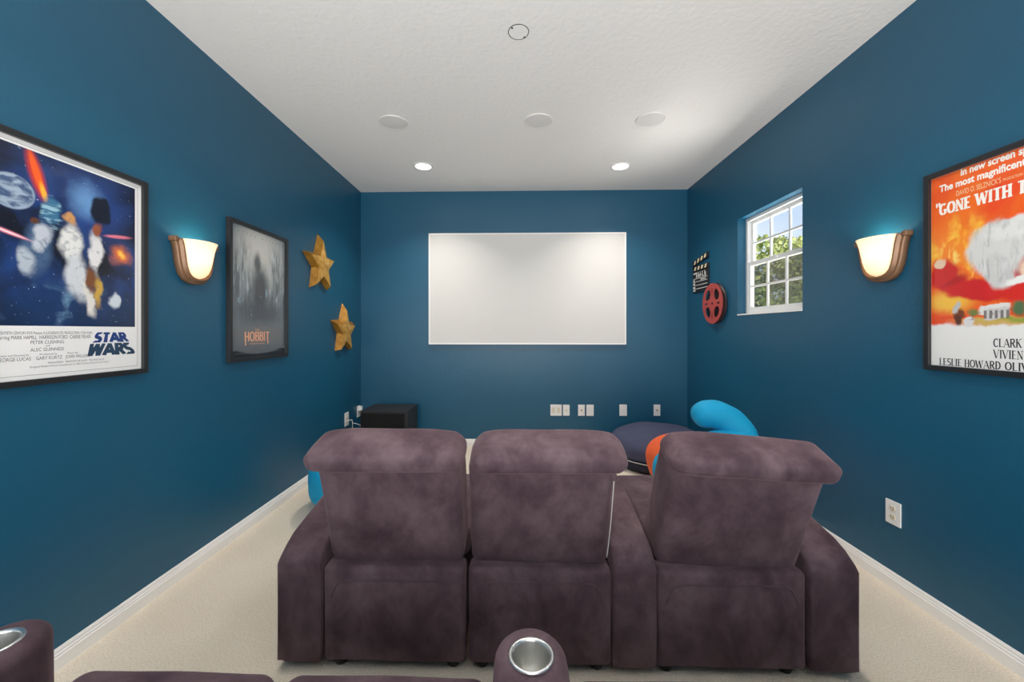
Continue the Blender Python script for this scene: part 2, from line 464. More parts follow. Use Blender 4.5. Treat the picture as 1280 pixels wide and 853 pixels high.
def arc(cx, cy, rx, ry, a0, a1, n=12):
    return [(cx + rx * math.cos(R(a0 + (a1 - a0) * i / n)), cy + ry * math.sin(R(a0 + (a1 - a0) * i / n))) for i in range(n + 1)]
GL = {  # glyph: width, strokes (points, heavy?), serif feet
    'A': (.80, [([(.06, 0), (.40, 1)], 0), ([(.40, 1), (.74, 0)], 1), ([(.2, .34), (.6, .34)], 0)], [(.06, 0), (.74, 0)]),
    'B': (.66, [([(.14, 0), (.14, 1)], 1), ([(.14, .95)] + arc(.36, .755, .2, .195, 90, -90) + [(.14, .56)], 1), ([(.14, .53)] + arc(.38, .285, .22, .24, 90, -90) + [(.14, .045)], 1)], []),
    'C': (.70, [(arc(.38, .5, .30, .46, 48, 312, 20), 1)], []),
    'D': (.74, [([(.14, 0), (.14, 1)], 1), ([(.14, .95)] + arc(.30, .5, .34, .45, 90, -90) + [(.14, .05)], 1)], []),
    'E': (.62, [([(.14, 0), (.14, 1)], 1), ([(.14, .95), (.56, .95)], 0), ([(.14, .5), (.46, .5)], 0), ([(.14, .05), (.58, .05)], 0)], []),
    'G': (.76, [(arc(.38, .5, .30, .46, 48, 318, 20) + [(.62, .42)], 1), ([(.42, .42), (.70, .42)], 0)], []),
    'H': (.76, [([(.14, 0), (.14, 1)], 1), ([(.62, 0), (.62, 1)], 1), ([(.14, .5), (.62, .5)], 0)], [(.14, 0), (.14, 1), (.62, 0), (.62, 1)]),
    'I': (.34, [([(.17, 0), (.17, 1)], 1)], [(.17, 0), (.17, 1)]),
    'K': (.74, [([(.14, 0), (.14, 1)], 1), ([(.60, 1), (.18, .45)], 0), ([(.30, .6), (.64, 0)], 1)], [(.14, 0), (.14, 1), (.62, 1), (.64, 0)]),
    'L': (.60, [([(.14, 0), (.14, 1)], 1), ([(.14, .05), (.55, .05)], 0)], [(.14, 1)]),
    'N': (.78, [([(.12, 0), (.12, 1)], 0), ([(.12, 1), (.64, 0)], 1), ([(.64, 0), (.64, 1)], 0)], [(.12, 0), (.64, 1)]),
    'O': (.78, [(arc(.39, .5, .31, .46, 0, 360, 26), 1)], []),
    'R': (.72, [([(.14, 0), (.14, 1)], 1), ([(.14, .95)] + arc(.36, .73, .21, .22, 90, -90) + [(.14, .51)], 1), ([(.34, .5), (.64, 0)], 1)], [(.14, 0), (.64, 0)]),
    'S': (.62, [(arc(.31, .73, .21, .23, 35, 270, 14) + arc(.31, .26, .23, .23, 90, -145, 14), 1)], []),
    'T': (.70, [([(.35, 0), (.35, 1)], 1), ([(.04, .95), (.66, .95)], 0)], [(.35, 0)]),
    'V': (.76, [([(.06, 1), (.38, 0)], 1), ([(.38, 0), (.70, 1)], 0)], [(.06, 1), (.70, 1)]),
    'W': (1.08, [([(.06, 1), (.30, 0)], 1), ([(.30, 0), (.54, .95)], 0), ([(.54, .95), (.78, 0)], 1), ([(.78, 0), (1.02, 1)], 0)], [(.06, 1), (1.02, 1)]),
}
def glyphs_into(bm, body, x, z, h, y, mi=0, heavy=.17, light=.09, serif=.0, width=None, warp=None, gap=.06, slab=.07):
    adv = 0
    for ch in body: adv += (GL[ch][0] + gap) if ch in GL else .38
    sx = (width / adv) if width else h
    cx = 0
    for ch in body:
        if ch not in GL: cx += .38; continue
        w, strokes, feet = GL[ch]
        quads = []; lift = []
        for pts, hv in strokes:
            t = (heavy if hv else light) / 2
            L, Rr = [], []
            n = len(pts); closed = n > 3 and abs(pts[0][0] - pts[-1][0]) < 1e-6 and abs(pts[0][1] - pts[-1][1]) < 1e-6
            for i, p in enumerate(pts):
                a = pts[i - 1] if i else (pts[-2] if closed else p); b2 = pts[i + 1] if i < n - 1 else (pts[1] if closed else p)
                d = Vector((b2[0] - a[0], b2[1] - a[1])).normalized()
                th = t
                if hv and n > 6: th = t * (0.55 + 0.45 * abs(d.y)) if light < heavy else t
                L.append((p[0] - d.y * th, p[1] + d.x * th)); Rr.append((p[0] + d.y * th, p[1] - d.x * th))
            for i in range(n - 1): quads.append([L[i], L[i + 1], Rr[i + 1], Rr[i]]); lift.append(len(strokes) and strokes.index((pts, hv)) + 1)
        if serif:
            for fx, fz in feet:
                z0 = 0 if fz == 0 else 1 - slab
                quads.append([(fx - serif, z0), (fx + serif, z0), (fx + serif, z0 + slab), (fx - serif, z0 + slab)])
            if ch in 'BDEL':
                quads.append([(.14 - serif, 0), (.14, 0), (.14, slab), (.14 - serif, slab)]); 
                quads.append([(.14 - serif, 1 - slab), (.14, 1 - slab), (.14, 1), (.14 - serif, 1)])
        for qi, q in enumerate(quads):
            vs = []; yy = y - 3e-5 * (lift[qi] if qi < len(lift) else 6 + (qi - len(lift)) % 2)
            for px, pz in q:
                X = x + (cx + px) * sx; Z = z + min(1.0, max(0.0, pz)) * h
                if warp: X, Z = warp(X, Z)
                vs.append(bm.verts.new((X, yy, Z)))
            bm.faces.new(vs).material_index = mi
        cx += w + gap

# ------------------------------------------------------------------ materials
M_wall = wall_paint(); M_ceil = ceiling_paint(); M_carpet = carpet(); M_velvet = velvet()
M_trim = plain('white_gloss_trim', (244, 242, 239), 0.35, var=0.02)
M_vinyl = plain('white_vinyl', (236, 236, 234), 0.4, var=0.02)
M_black = plain('satin_black_frame', (34, 35, 37), 0.38, var=0.1)
M_darkfoot = plain('dark_wood_foot', (26, 20, 18), 0.5, var=0.2)
M_steel = brushed()
M_plate = plain('white_plastic_plate', (238, 237, 234), 0.3, var=0.01)
M_almond = plain('almond_plastic', (226, 216, 190), 0.35, var=0.02)
M_slot = plain('dark_slot', (40, 38, 36), 0.6, var=0.1)
M_glass = glass_mat(); M_insect = screen_mesh_mat(); M_shade = shade_mat()
M_bronze = plain('antique_bronze', (132, 98, 72), 0.45, 0.25, var=0.25, vscale=25, bs=0.2, bscale=60)
M_plaster = plain('warm_plaster_plate', (176, 148, 112), 0.6, var=0.1)
M_bulb = emissive('lamp_bulb_glow', (255, 226, 180), 12)
M_can = emissive('downlight_lens_glow', (255, 250, 240), 6)
M_grille = plain('grey_speaker_grille', (226, 224, 221), 0.8, var=0.05, vscale=300, bs=0.3, bscale=500)
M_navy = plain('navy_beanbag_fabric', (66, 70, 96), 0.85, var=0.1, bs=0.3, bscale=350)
M_navy_shaded = plain('shaded_navy_fabric', (36, 40, 58), 0.85, var=0.1, bs=0.3, bscale=350)  # darker copy of the navy, with the underside's shade put into the colour
M_cyan = plain('cyan_stretch_fabric', (0, 158, 204), 0.75, var=0.06, bs=0.25, bscale=400)
M_orange = plain('orange_stretch_fabric', (238, 98, 46), 0.75, var=0.06, bs=0.25, bscale=400)
M_sub = plain('black_ash_cabinet', (40, 36, 38), 0.5, var=0.15, vscale=40)
M_subcloth = plain('black_grille_cloth', (16, 16, 17), 0.95, var=0.1, bs=0.3, bscale=500)
M_cord = plain('white_cable_jacket', (205, 203, 200), 0.5, var=0.02)
M_starface = glitter('gold_glitter', (196, 138, 44), (238, 194, 108))
M_starside = glitter('old_gold_paint', (146, 98, 24), (186, 136, 48))
M_red = plain('weathered_red_paint', (176, 72, 66), 0.55, var=0.2, vscale=30)
M_reelback = plain('dark_reel_metal', (52, 34, 36), 0.5, var=0.2)
M_slate = plain('black_slate_board', (30, 28, 30), 0.6, var=0.1)
M_chalk = plain('white_chalk_paint', (226, 222, 216), 0.7, var=0.03)
M_stripe = plain('cream_stripe_paint', (246, 226, 186), 0.6, var=0.02)
M_screen = plain('matte_white_screen', (220, 218, 214), 0.9, spec=0.1, var=0.01)
M_paper = plain('white_poster_paper', (236, 235, 233), 0.35, var=0.01)
M_ink = plain('grey_print_ink', (126, 126, 130), 0.4, var=0.05)
M_black_ink = plain('black_print_ink', (30, 28, 30), 0.4, var=0.05)
M_logo = plain('blue_title_ink', (34, 62, 122), 0.35, var=0.25, vscale=30)
M_logo_dark = plain('slate_title_ink', (40, 66, 90), 0.35, var=0.25, vscale=30)
M_white_ink = plain('white_print_ink', (244, 238, 230), 0.4, var=0.02)
M_pale_ink = plain('pale_cream_ink', (238, 206, 160), 0.4, var=0.02)
M_peach_ink = plain('peach_title_ink', (236, 172, 134), 0.4, var=0.06)
M_leaf_a = leaf_mat('sunlit_foliage', (122, 138, 58), (206, 210, 128))
M_leaf_b = leaf_mat('deep_green_foliage', (84, 106, 46), (160, 174, 92))
M_bark = plain('bark', (92, 76, 60), 0.9, var=0.3, vscale=12)
M_ground = plain('pale_ground', (178, 172, 150), 0.95, var=0.2, vscale=0.5)

# ------------------------------------------------------------------ setting
def struct(name, bm, mats, label, cat, smooth=False):
    return tag(obj(name, bm, mats, None, smooth), label, cat, None, 'structure')

bm = bmesh.new(); box(bm, WL - TH, WR + TH, YF - TH - 1.2, YB + TH, -0.12, 0); struct('floor', bm, M_carpet, 'beige wall-to-wall carpet floor of the home theatre', 'floor')
bm = bmesh.new(); box(bm, WL - TH, WR + TH, YF - TH, YB + TH, HC, HC + 0.12); struct('ceiling', bm, M_ceil, 'white knockdown-textured ceiling over the room', 'ceiling')
bm = bmesh.new(); box(bm, WL - TH, WL, YF - TH, YB + TH, 0, HC); struct('wall_left', bm, M_wall, 'teal blue wall on the left with two framed posters and stars', 'wall')
bm = bmesh.new(); box(bm, WL, WR, YB, YB + TH, 0, HC); struct('wall_back', bm, M_wall, 'teal blue far wall carrying the blank white screen', 'wall')

def holed_wall(axis, c0, c1, u0, u1, z0, z1, hu0, hu1, hz0, hz1):
    bm = bmesh.new()
    P = lambda c, u, z: (c, u, z) if axis == 'x' else (u, c, z)
    O = [(u0, z0), (u1, z0), (u1, z1), (u0, z1)]; I = [(hu0, hz0), (hu1, hz0), (hu1, hz1), (hu0, hz1)]
    rings = {}
    for c in (c0, c1):
        rings[c] = ([bm.verts.new(P(c, *p)) for p in O], [bm.verts.new(P(c, *p)) for p in I])
        o, i = rings[c]
        for k in range(4): bm.faces.new((o[k], o[(k + 1) % 4], i[(k + 1) % 4], i[k]))
    for which in (0, 1):
        a, b2 = rings[c0][which], rings[c1][which]
        for k in range(4): bm.faces.new((a[k], a[(k + 1) % 4], b2[(k + 1) % 4], b2[k]))
    return bm
WY0, WY1, WZ0, WZ1 = 2.915, 3.753, 1.538, 2.425
struct('wall_right', holed_wall('x', WR, WR + TH, YF - TH, YB + TH, 0, HC, WY0, WY1, WZ0, WZ1), M_wall, 'teal blue wall on the right with the window and framed red poster', 'wall')
struct('wall_front', holed_wall('y', YF - TH, YF, WL, WR, 0, HC, -1.6, 1.76, 0.004, 2.75), M_wall, 'teal blue wall behind the seats with a wide opening', 'wall')  # unseen wall; its opening is added to let soft frontal light in

def baseboard(name, p0, p1, inward, label):
    # moulded profile: (distance from wall, height)
    prof = [(0, 0.0), (0.016, 0.0), (0.016, 0.052), (0.0125, 0.056), (0.0125, 0.064), (0.009, 0.068), (0.009, 0.077), (0.004, 0.086), (0, 0.086)]
    bm = bmesh.new(); rings = []
    for p in (p0, p1): rings.append([bm.verts.new((p[0] + inward[0] * d, p[1] + inward[1] * d, z)) for d, z in prof])
    n = len(prof)
    for i in range(n): bm.faces.new((rings[0][i], rings[0][(i + 1) % n], rings[1][(i + 1) % n], rings[1][i]))
    bm.faces.new(rings[0]); bm.faces.new(rings[1])
    struct(name, bm, M_trim, label, 'baseboard')
baseboard('baseboard_left', (WL, YF), (WL, YB - .016), (1, 0), 'white moulded baseboard along the left wall')
baseboard('baseboard_right', (WR, YF), (WR, YB - .016), (-1, 0), 'white moulded baseboard along the right wall')
baseboard('baseboard_back', (WL, YB), (WR, YB), (0, -1), 'white moulded baseboard along the far wall')

# window ------------------------------------------------------------ local: x right as seen from the room, y into the wall
win = thing('window_1', 'white gridded single-hung window high on the right wall', 'window', (WR, 3.334, WZ0), R(-90), None, 'structure')
ww, wh = WY1 - WY0, WZ1 - WZ0
def frame_bm(x0, x1, z0, z1, y0, y1, t, tb=None, tt=None):
    bm = bmesh.new(); tb = tb or t; tt = tt or t
    box(bm, x0, x0 + t, y0, y1, z0, z1, .002); box(bm, x1 - t, x1, y0, y1, z0, z1, .002)
    box(bm, x0 + t, x1 - t, y0, y1, z0, z0 + tb, .002); box(bm, x0 + t, x1 - t, y0, y1, z1 - tt, z1, .002)
    return bm
hx = ww / 2
obj('window_frame', frame_bm(-hx, hx, 0.012, wh, .075, .135, .028), M_vinyl, win)
bm = bmesh.new(); box(bm, -hx, hx, -.006, .132, 0.0, .012, .003); obj('window_sill', bm, M_trim, win)
def sash(name, z0, z1, y0, y1, t, tb, tt):
    bm = frame_bm(-hx + .028, hx - .028, z0, z1, y0, y1, t, tb, tt)
    gx0, gx1, gz0, gz1 = -hx + .028 + t, hx - .028 - t, z0 + tb, z1 - tt
    for k in (1, 2):
        x = gx0 + (gx1 - gx0) * k / 3; box(bm, x - .009, x + .009, y0 + .004, y1 - .006, gz0, gz1, .002)
    zc = (gz0 + gz1) / 2; box(bm, gx0, gx1, y0 + .0045, y1 - .0065, zc - .009, zc + .009, .002)
    s = obj(name, bm, M_vinyl, win)
    bm = bmesh.new(); box(bm, gx0 - .004, gx1 + .004, y1 - .012, y1 - .008, gz0 - .004, gz1 + .004); obj('pane', bm, M_glass, s)
    return s
mid = 0.462
sash('lower_sash', .04, mid + .02, .079, .104, .035, .03, .035)
up = sash('upper_sash', mid - .012, wh - .028, .106, .131, .035, .03, .03)
bm = bmesh.new(); box(bm, -hx + .03, hx - .03, .134, .1355, .03, mid); obj('insect_screen', bm, M_insect, win)
bm = bmesh.new(); box(bm, -.03, .03, .066, .079, mid - .006, mid + .014, .004); obj('sash_lock', bm, M_vinyl, win)

# outside ------------------------------------------------------------
bm = bmesh.new()
gx = [bm.verts.new(v) for v in ((2.3, -25, -2.9), (60, -25, -2.9), (60, 60, -2.9), (2.3, 60, -2.9))]
bm.faces.new(gx); struct('ground', bm, M_ground, 'pale ground below the window outside', 'ground')
def tree(label, loc, blobs, mat, seed, nleaf, trunk):
    rnd = random.Random(seed)
    t = thing('leafy_tree', label, 'tree', loc)
    bm = bmesh.new()
    for (bx, by, bz, br) in blobs:
        for k in range(nleaf):
            a = rnd.uniform(0, 2 * PI); u = rnd.uniform(-1, 1); rr = br * rnd.uniform(.55, 1.02) ** .5
            q = math.sqrt(1 - u * u)
            p = Vector((bx + rr * q * math.cos(a), by + rr * q * math.sin(a), bz + rr * .85 * u))
            s = rnd.uniform(.05, .12)
            nv = Vector((rnd.gauss(0, 1), rnd.gauss(0, 1), rnd.gauss(.5, 1))).normalized(); x = nv.orthogonal().normalized(); y = nv.cross(x)
            bm.faces.new([bm.verts.new(p + x * s), bm.verts.new(p + y * s * .5), bm.verts.new(p - x * s), bm.verts.new(p - y * s * .5)])
    obj('foliage', bm, mat, t, 'keep')
    bm = bmesh.new(); tube(bm, trunk, [.22, .18, .12], 10)
    for (bx, by, bz, br) in blobs[:5]:
        tube(bm, [trunk[1], ((bx + trunk[1][0]) / 2, (by + trunk[1][1]) / 2, (bz + trunk[1][2]) / 2 + .2), (bx, by, bz)], [.1, .07, .03], 7)
    obj('trunk', bm, M_bark, t, True)
    return t
tree('sunlit leafy green tree rising outside the window, sky above it', (8.3, 13.2, -2.35), [(0, 0, 5.1, 1.5), (-1.5, .8, 4.9, 1.3), (1.6, -.9, 4.9, 1.35), (.3, .6, 6.05, 1.15), (-1.2, -.8, 3.7, 1.4), (1.2, .9, 3.8, 1.4), (-2.6, 1.6, 4.5, 1.2), (2.7, -1.6, 4.4, 1.2), (.9, -.5, 5.9, 1.0)], M_leaf_a, 3, 1500, [(0, 0, -.55), (0, .1, 2.6), (.1, 0, 4.6)])
tree('darker green tree seen low through the lower window panes', (5.75, 9.0, -2.35), [(0, 0, 3.9, 1.05), (-.9, .7, 3.75, .95), (1.0, -.8, 3.8, .95), (0, .2, 3.0, 1.1), (-1.7, 1.5, 3.5, .9), (1.9, -1.5, 3.5, .9)], M_leaf_b, 5, 1300, [(0, 0, -.55), (.05, 0, 1.8), (0, .05, 3.2)])

# ------------------------------------------------------------------ recliners
def top_at(y):
    T = [(0, .470), (.05, .503), (.1, .526), (.25, .560), (.4, .585), (.6, .615), (.95, .630)]
    for (a, za), (b2, zb) in zip(T, T[1:]):
        if y <= b2:
            t = max(0, (y - a) / (b2 - a)); return za + (zb - za) * t
    return T[-1][1]
ARM_L, CUP_Y, CUP_R = .926, .822, .050
def arm_bm(xc, w, taper=0.0):
    hw = w / 2; yc = ARM_L - hw
    ang = set(round(2 * PI * i / 60, 5) for i in range(60))
    for s in (-1, 1):
        for k in range(17): ang.add(round(math.atan2(yc * k / 16 - CUP_Y, s * hw) % (2 * PI), 5))
        for k in range(5): ang.add(round(math.atan2(-CUP_Y, s * hw * k / 4.0) % (2 * PI), 5))
    ang = sorted(ang)
    def hit(a, ins):
        dx, dy = math.cos(a), math.sin(a); W2 = hw - ins; y0 = ins; best = 9
        if abs(dx) > 1e-9:
            t = W2 / abs(dx)
            if y0 <= CUP_Y + dy * t <= yc: best = min(best, t)
        if dy < -1e-9:
            t = (y0 - CUP_Y) / dy
            if t > 0 and abs(dx * t) <= W2 + 1e-9: best = min(best, t)
        b2 = dy * (CUP_Y - yc); cc = (CUP_Y - yc) ** 2 - W2 * W2; disc = b2 * b2 - cc
        if disc >= 0:
            t = -b2 + math.sqrt(disc)
            if CUP_Y + dy * t >= yc - 1e-9: best = min(best, t)
        return (dx * best, CUP_Y + dy * best)
    bm = bmesh.new(); rings = []
    def add(fn):
        ring = []
        for a in ang:
            x, y, z = fn(a)
            v = Vector((x, y, z)); v += noise.noise_vector(v * 7 + Vector((xc * 9, 0, 0))) * .0025
            v.x = xc + v.x * (1 + taper * v.y)
            ring.append(bm.verts.new(v))
        rings.append(ring)
    r = .034
    add(lambda a: (*hit(a, .012), .03))
    for fz in (0.0, .25, .5, .75, 1.0):
        def f(a, fz=fz):
            x, y = hit(a, 0.0); zt = top_at(y) - r; return (x, y, .045 + (zt - .045) * fz)
        add(f)
    for k in range(1, 6):
        th = k / 5 * PI / 2
        def f(a, th=th):
            x, y = hit(a, r * (1 - math.cos(th))); return (x, y, top_at(y) - r + r * math.sin(th))
        add(f)
    for k in range(1, 7):
        def f(a, k=k):
            x, y = hit(a, r); cx, cy = CUP_R * math.cos(a), CUP_Y + CUP_R * math.sin(a); t = 1 - (1 - k / 6) ** 1.2
            X = x + (cx - x) * t; Y = y + (cy - y) * t; return (X, Y, top_at(Y))
        add(f)
    add(lambda a: (CUP_R * math.cos(a), CUP_Y + CUP_R * math.sin(a), top_at(CUP_Y) - .03))
    n = len(ang)
    for A, B in zip(rings, rings[1:]):
        for i in range(n): bm.faces.new((A[i], A[(i + 1) % n], B[(i + 1) % n], B[i]))
    bm.faces.new(rings[0][::-1])
    return bm

def add_arm(t, xc, w, taper=0.0, name='armrest'):
    a = obj(name, arm_bm(xc, w, taper), M_velvet, t, True)
    bm = bmesh.new(); z = top_at(CUP_Y); x2 = xc
    lathe(bm, [(.0435, -.085), (.0445, -.07), (.0445, -.002), (.0465, .004), (.050, .0055), (.0545, .004), (.0555, -.002), (.0475, -.004), (.0475, -.092), (.0, -.092)], 48, (x2, CUP_Y, z))
    lathe(bm, [(.0435, -.085), (.034, -.087), (.031, -.083), (0.0005, -.083)], 48, (x2, CUP_Y, z))
    obj('cup_holder', bm, M_steel, a, True, 'steel cup holder ring and well')
    return a

def make_recliner(label, group, X, Y, w, arms=(), roll=0.0, head_shift=0.0, droop=0.0, lean=17.6, hw=.60, bw=.565, dz=0.0):
    t = thing('recliner', label, 'recliner', (X, Y, 0), 0, group)
    g = .004
    bm = bmesh.new()
    def dpan(p, h):
        p.y -= .006 * max(0.0, 1 - ((p.z - h[2] * .45) / .16) ** 2) * (1 - (p.x / h[0]) ** 2) if p.y < 0 else 0
        return p
    rbox(bm, (0, .05, .236), (w - g, .10, .392), .022, (0, .008, 0), 14, 3, dpan, .002, 6)
    bp = obj('base_back_panel', bm, M_velvet, t, True)
    bm = bmesh.new(); hwid = w * .44
    tube(bm, [(-hwid, -.0035, .30), (-hwid * .86, -.0065, .372), (-hwid * .6, -.0095, .384), (0, -.0125, .386), (hwid * .6, -.0095, .384), (hwid * .86, -.0065, .372), (hwid, -.0035, .30)], .0022, 6)
    obj('seam', bm, M_velvet, bp, True)
    bm = bmesh.new(); rbox(bm, (0, .485, .19), (w - .012, .79, .27), .03, (0, 0, 0), 6, 3); obj('base', bm, M_velvet, t, True)
    bm = bmesh.new(); rbox(bm, (0, .575, .417), (w - .008, .73, .15), .05, (0, 0, .018), 10, 4, None, .004, 5); obj('seat_cushion', bm, M_velvet, t, True)
    bm = bmesh.new(); rbox(bm, (0, .905, .23), (w - .016, .07, .30), .03, (0, .012, 0), 8, 3, None, .003, 6); obj('footrest_panel', bm, M_velvet, t, True)
    # backrest in its own leaning frame
    al = R(lean)
    M = Matrix.Translation((0, .048, .436 - dz)) @ Matrix.Rotation(R(roll), 4, 'Y') @ Matrix.Rotation(al, 4, 'X')
    bm = bmesh.new()
    rbox(bm, (0, .10, .225), (bw, .20, .49), .035, (.004, .010, 0), 14, 4, None, .005, 5, M)
    obj('backrest', bm, M_velvet, t, True)
    bm = bmesh.new()
    def dh(p, h):
        u = p.x / h[0]; f = min(1.0, max(0.0, (p.z / h[2] + 1) / 2))
        p.z -= (.004 if droop and u > 0 else .026) * abs(u) ** 5 * f - .005 * abs(u) ** 5 * (1 - f)
        if droop:
            p.x += .012 * max(0.0, u) ** 3 * (f - .6)
            p.z -= droop * max(0.0, (u + .55) / 1.55) ** 1.8 * f
        return p
    rbox(bm, (head_shift, .064, .4905), (hw, .200, .104), .042, (.012, .014, .006), 16, 5, dh, .004, 7, M)
    hd = obj('headrest', bm, M_velvet, t, True)
    for sx in (-1, 1):
        for y in (.06, .84):
            bm = bmesh.new(); lathe(bm, [(.024, 0), (.028, .01), (.034, .05), (.034, .072)], 18, (sx * (w / 2 - .055), y, 0), 0, True, True)
            obj('foot', bm, M_darkfoot, t, True)
    for a in arms: add_arm(t, *a)
    return t
FR = 'front row velvet recliners'
make_recliner('plum-brown velvet recliner with left armrest, leftmost of the row facing the screen', FR, -.500, 1.617, .585, [(-.388, .178)], head_shift=-.012, hw=.598)
r2 = make_recliner('plum-brown velvet recliner in the middle of the row facing the screen', FR, .0965, 1.617, .585, [(.381, .172, 0.0, 'wedge_armrest')], head_shift=.029, hw=.582)
make_recliner('plum-brown velvet recliner tilted to the right, rightmost of the row facing the screen', FR, .862, 1.617, .595, [(.402, .188)], roll=3.6, head_shift=.004, droop=.012, hw=.615, bw=.575, dz=.014)
# white zip edge down the middle recliner's back
bm = bmesh.new()
Mz = Matrix.Translation((0, .048, .436)) @ Matrix.Rotation(R(17.6), 4, 'X')
tube(bm, [Mz @ Vector(p) for p in ((.276, -.004, .03), (.280, -.002, .2), (.279, .0, .40))], .0022, 6)
obj('zipper', bm, M_cord, r2, True, 'pale zip line down the back edge')
BR = 'rear row velvet recliners'
make_recliner('plum-brown velvet recliner in the near row with cup holder armrest beside left wall', BR, -.902, .128, .556, [(-.382, .176)], hw=.525, bw=.52)
make_recliner('plum-brown velvet recliner in the near row with cup holder armrest in the centre foreground', BR, -.339, .128, .556, [(.375, .176)], hw=.525, bw=.52)
make_recliner('plum-brown velvet recliner in the near row right of the centre cup holder', BR, .411, .128, .560, [], hw=.525, bw=.52)
make_recliner('unseen plum-brown velvet recliner at the right end of the near row beside the right wall', BR, .976, .128, .560, [(.377, .176)], hw=.525, bw=.52)  # out of view; the row's inferred fourth seat, added to shade the front row

# ------------------------------------------------------------------ soft furnishings beyond the seats
def superell(bm, c, rx, ry, rz, n1=28, n2=48, e=.75, amp=.012, freq=4, flat=0.0):
    rings = []
    f = lambda v: math.copysign(abs(v) ** e, v)
    for i in range(n1 + 1):
        ph = -PI / 2 + PI * i / n1
        ring = []
        for j in range(n2):
            th = 2 * PI * j / n2
            v = Vector((rx * f(math.cos(ph)) * math.cos(th), ry * f(math.cos(ph)) * math.sin(th), rz * f(math.sin(ph))))
            v += noise.noise_vector((v + Vector(c)) * freq) * amp
            p = v + Vector(c); p.z = max(p.z, flat)
            ring.append(bm.verts.new(p))
        rings.append(ring)
    for a, b2 in zip(rings, rings[1:]):
        for j in range(n2): bm.faces.new((a[j], a[(j + 1) % n2], b2[(j + 1) % n2], b2[j]))
    bmesh.ops.remove_doubles(bm, verts=bm.verts, dist=1e-5)
t = thing('bean_bag', 'navy blue round bean bag on the carpet in the far right corner', 'bean bag', (1.50, 4.27, 0))
bm = bmesh.new(); superell(bm, (0, 0, .20), .49, .52, .185, e=.8)
for v in bm.verts:
    if v.co.z < .10: v.co.z = .10
bmesh.ops.dissolve_degenerate(bm, edges=bm.edges, dist=1e-4)
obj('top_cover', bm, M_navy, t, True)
bm = bmesh.new(); lathe(bm, [(.0, .0), (.40, .0), (.44, .02), (.478, .07), (.484, .115), (.3, .118)], 48, (0, 0, 0), 0, sy=1.06); obj('bottom_cover', bm, M_navy_shaded, t, True, 'underside of the bean bag with its shade put into the colour')
bm = bmesh.new()
tube(bm, [(.489 * math.cos(2 * PI * k / 40), .518 * math.sin(2 * PI * k / 40), .118) for k in range(41)], .0045, 6, sub=2); obj('piping', bm, M_cord, t, True)

bm = bmesh.new(); superell(bm, (0, 0, .28), .36, .30, .28, e=.85, amp=.012)
for v in bm.verts:
    k = .78 + .48 * v.co.z / .56; v.co.x *= k; v.co.y *= k
o = tag(obj('bean_bag', bm, M_orange, None, True), 'orange bean bag behind the rightmost recliner under the cyan body pillow', 'bean bag'); o.location = (1.44, 3.26, 0)

t = thing('body_pillow', 'long bent cyan body pillow slumped over orange bean bag by the right wall', 'pillow', (1.4, 2.9, 0))
bm = bmesh.new()
pts = [(1.36, 2.90, .80), (1.44, 2.90, .79), (1.53, 2.89, .735), (1.585, 2.87, .655), (1.52, 2.83, .605), (1.38, 2.80, .595), (1.20, 2.77, .535), (1.05, 2.77, .47), (1.08, 2.77, .33), (1.18, 2.77, .20), (1.30, 2.77, .115)]
tube(bm, [(p[0] - 1.4, p[1] - 2.9, p[2]) for p in pts], [.098, .103, .108, .112, .11, .105, .105, .105, .105, .105, .10], 28, 'round', 7)
for v in bm.verts: v.co += noise.noise_vector(v.co * 9) * .006
obj('pillow_body', bm, M_cyan, t, True)
bm = bmesh.new(); superell(bm, (0, 0, .23), .40, .40, .23, e=.7, amp=.015)
o = tag(obj('bean_bag', bm, M_cyan, None, True), 'cyan bean bag on the carpet near left wall behind the leftmost recliner', 'bean bag'); o.location = (-1.235, 3.2, 0)

# subwoofer
t = thing('subwoofer', 'large black subwoofer box on the floor in the far left corner', 'subwoofer', (-1.415, 4.45, 0))
bm = bmesh.new(); box(bm, -.255, .255, -.20, .23, .03, .535, .008); obj('cabinet', bm, M_sub, t)
bm = bmesh.new(); box(bm, -.24, .225, -.228, -.20, .045, .515, .006); obj('grille', bm, M_subcloth, t)
for x in (-.2, .2):
    for y in (-.15, .18):
        bm = bmesh.new(); lathe(bm, [(.02, 0), (.022, .03)], 14, (x, y, 0), 0, True, True); obj('foot', bm, M_slot, t, True)

# ------------------------------------------------------------------ wall things (local: x right, z up, viewer at -y)
LEFT, RIGHT, BACK = R(90), R(-90), 0.0
def on_wall(name, label, cat, wall, along, z, group=None):
    loc = {'L': (WL, along, z), 'R': (WR, along, z), 'B': (along, YB, z)}[wall]
    return thing(name, label, cat, loc, {'L': LEFT, 'R': RIGHT, 'B': BACK}[wall], group)

def poster_frame(t, w, h, face=.024, depth=.028):
    bm = frame_bm(-w / 2, w / 2, -h / 2, h / 2, -depth, -.001, face)
    obj('frame', bm, M_black, t)
    bm = bmesh.new(); box(bm, -w / 2 + face, w / 2 - face, -.012, -.002, -h / 2 + face, h / 2 - face); return obj('print', bm, M_paper, t)
PY = -.0124
def quad(bm, x0, x1, z0, z1, y, mi=0):
    bm.faces.new([bm.verts.new(p) for p in ((x0, y, z0), (x1, y, z0), (x1, y, z1), (x0, y, z1))]).material_index = mi

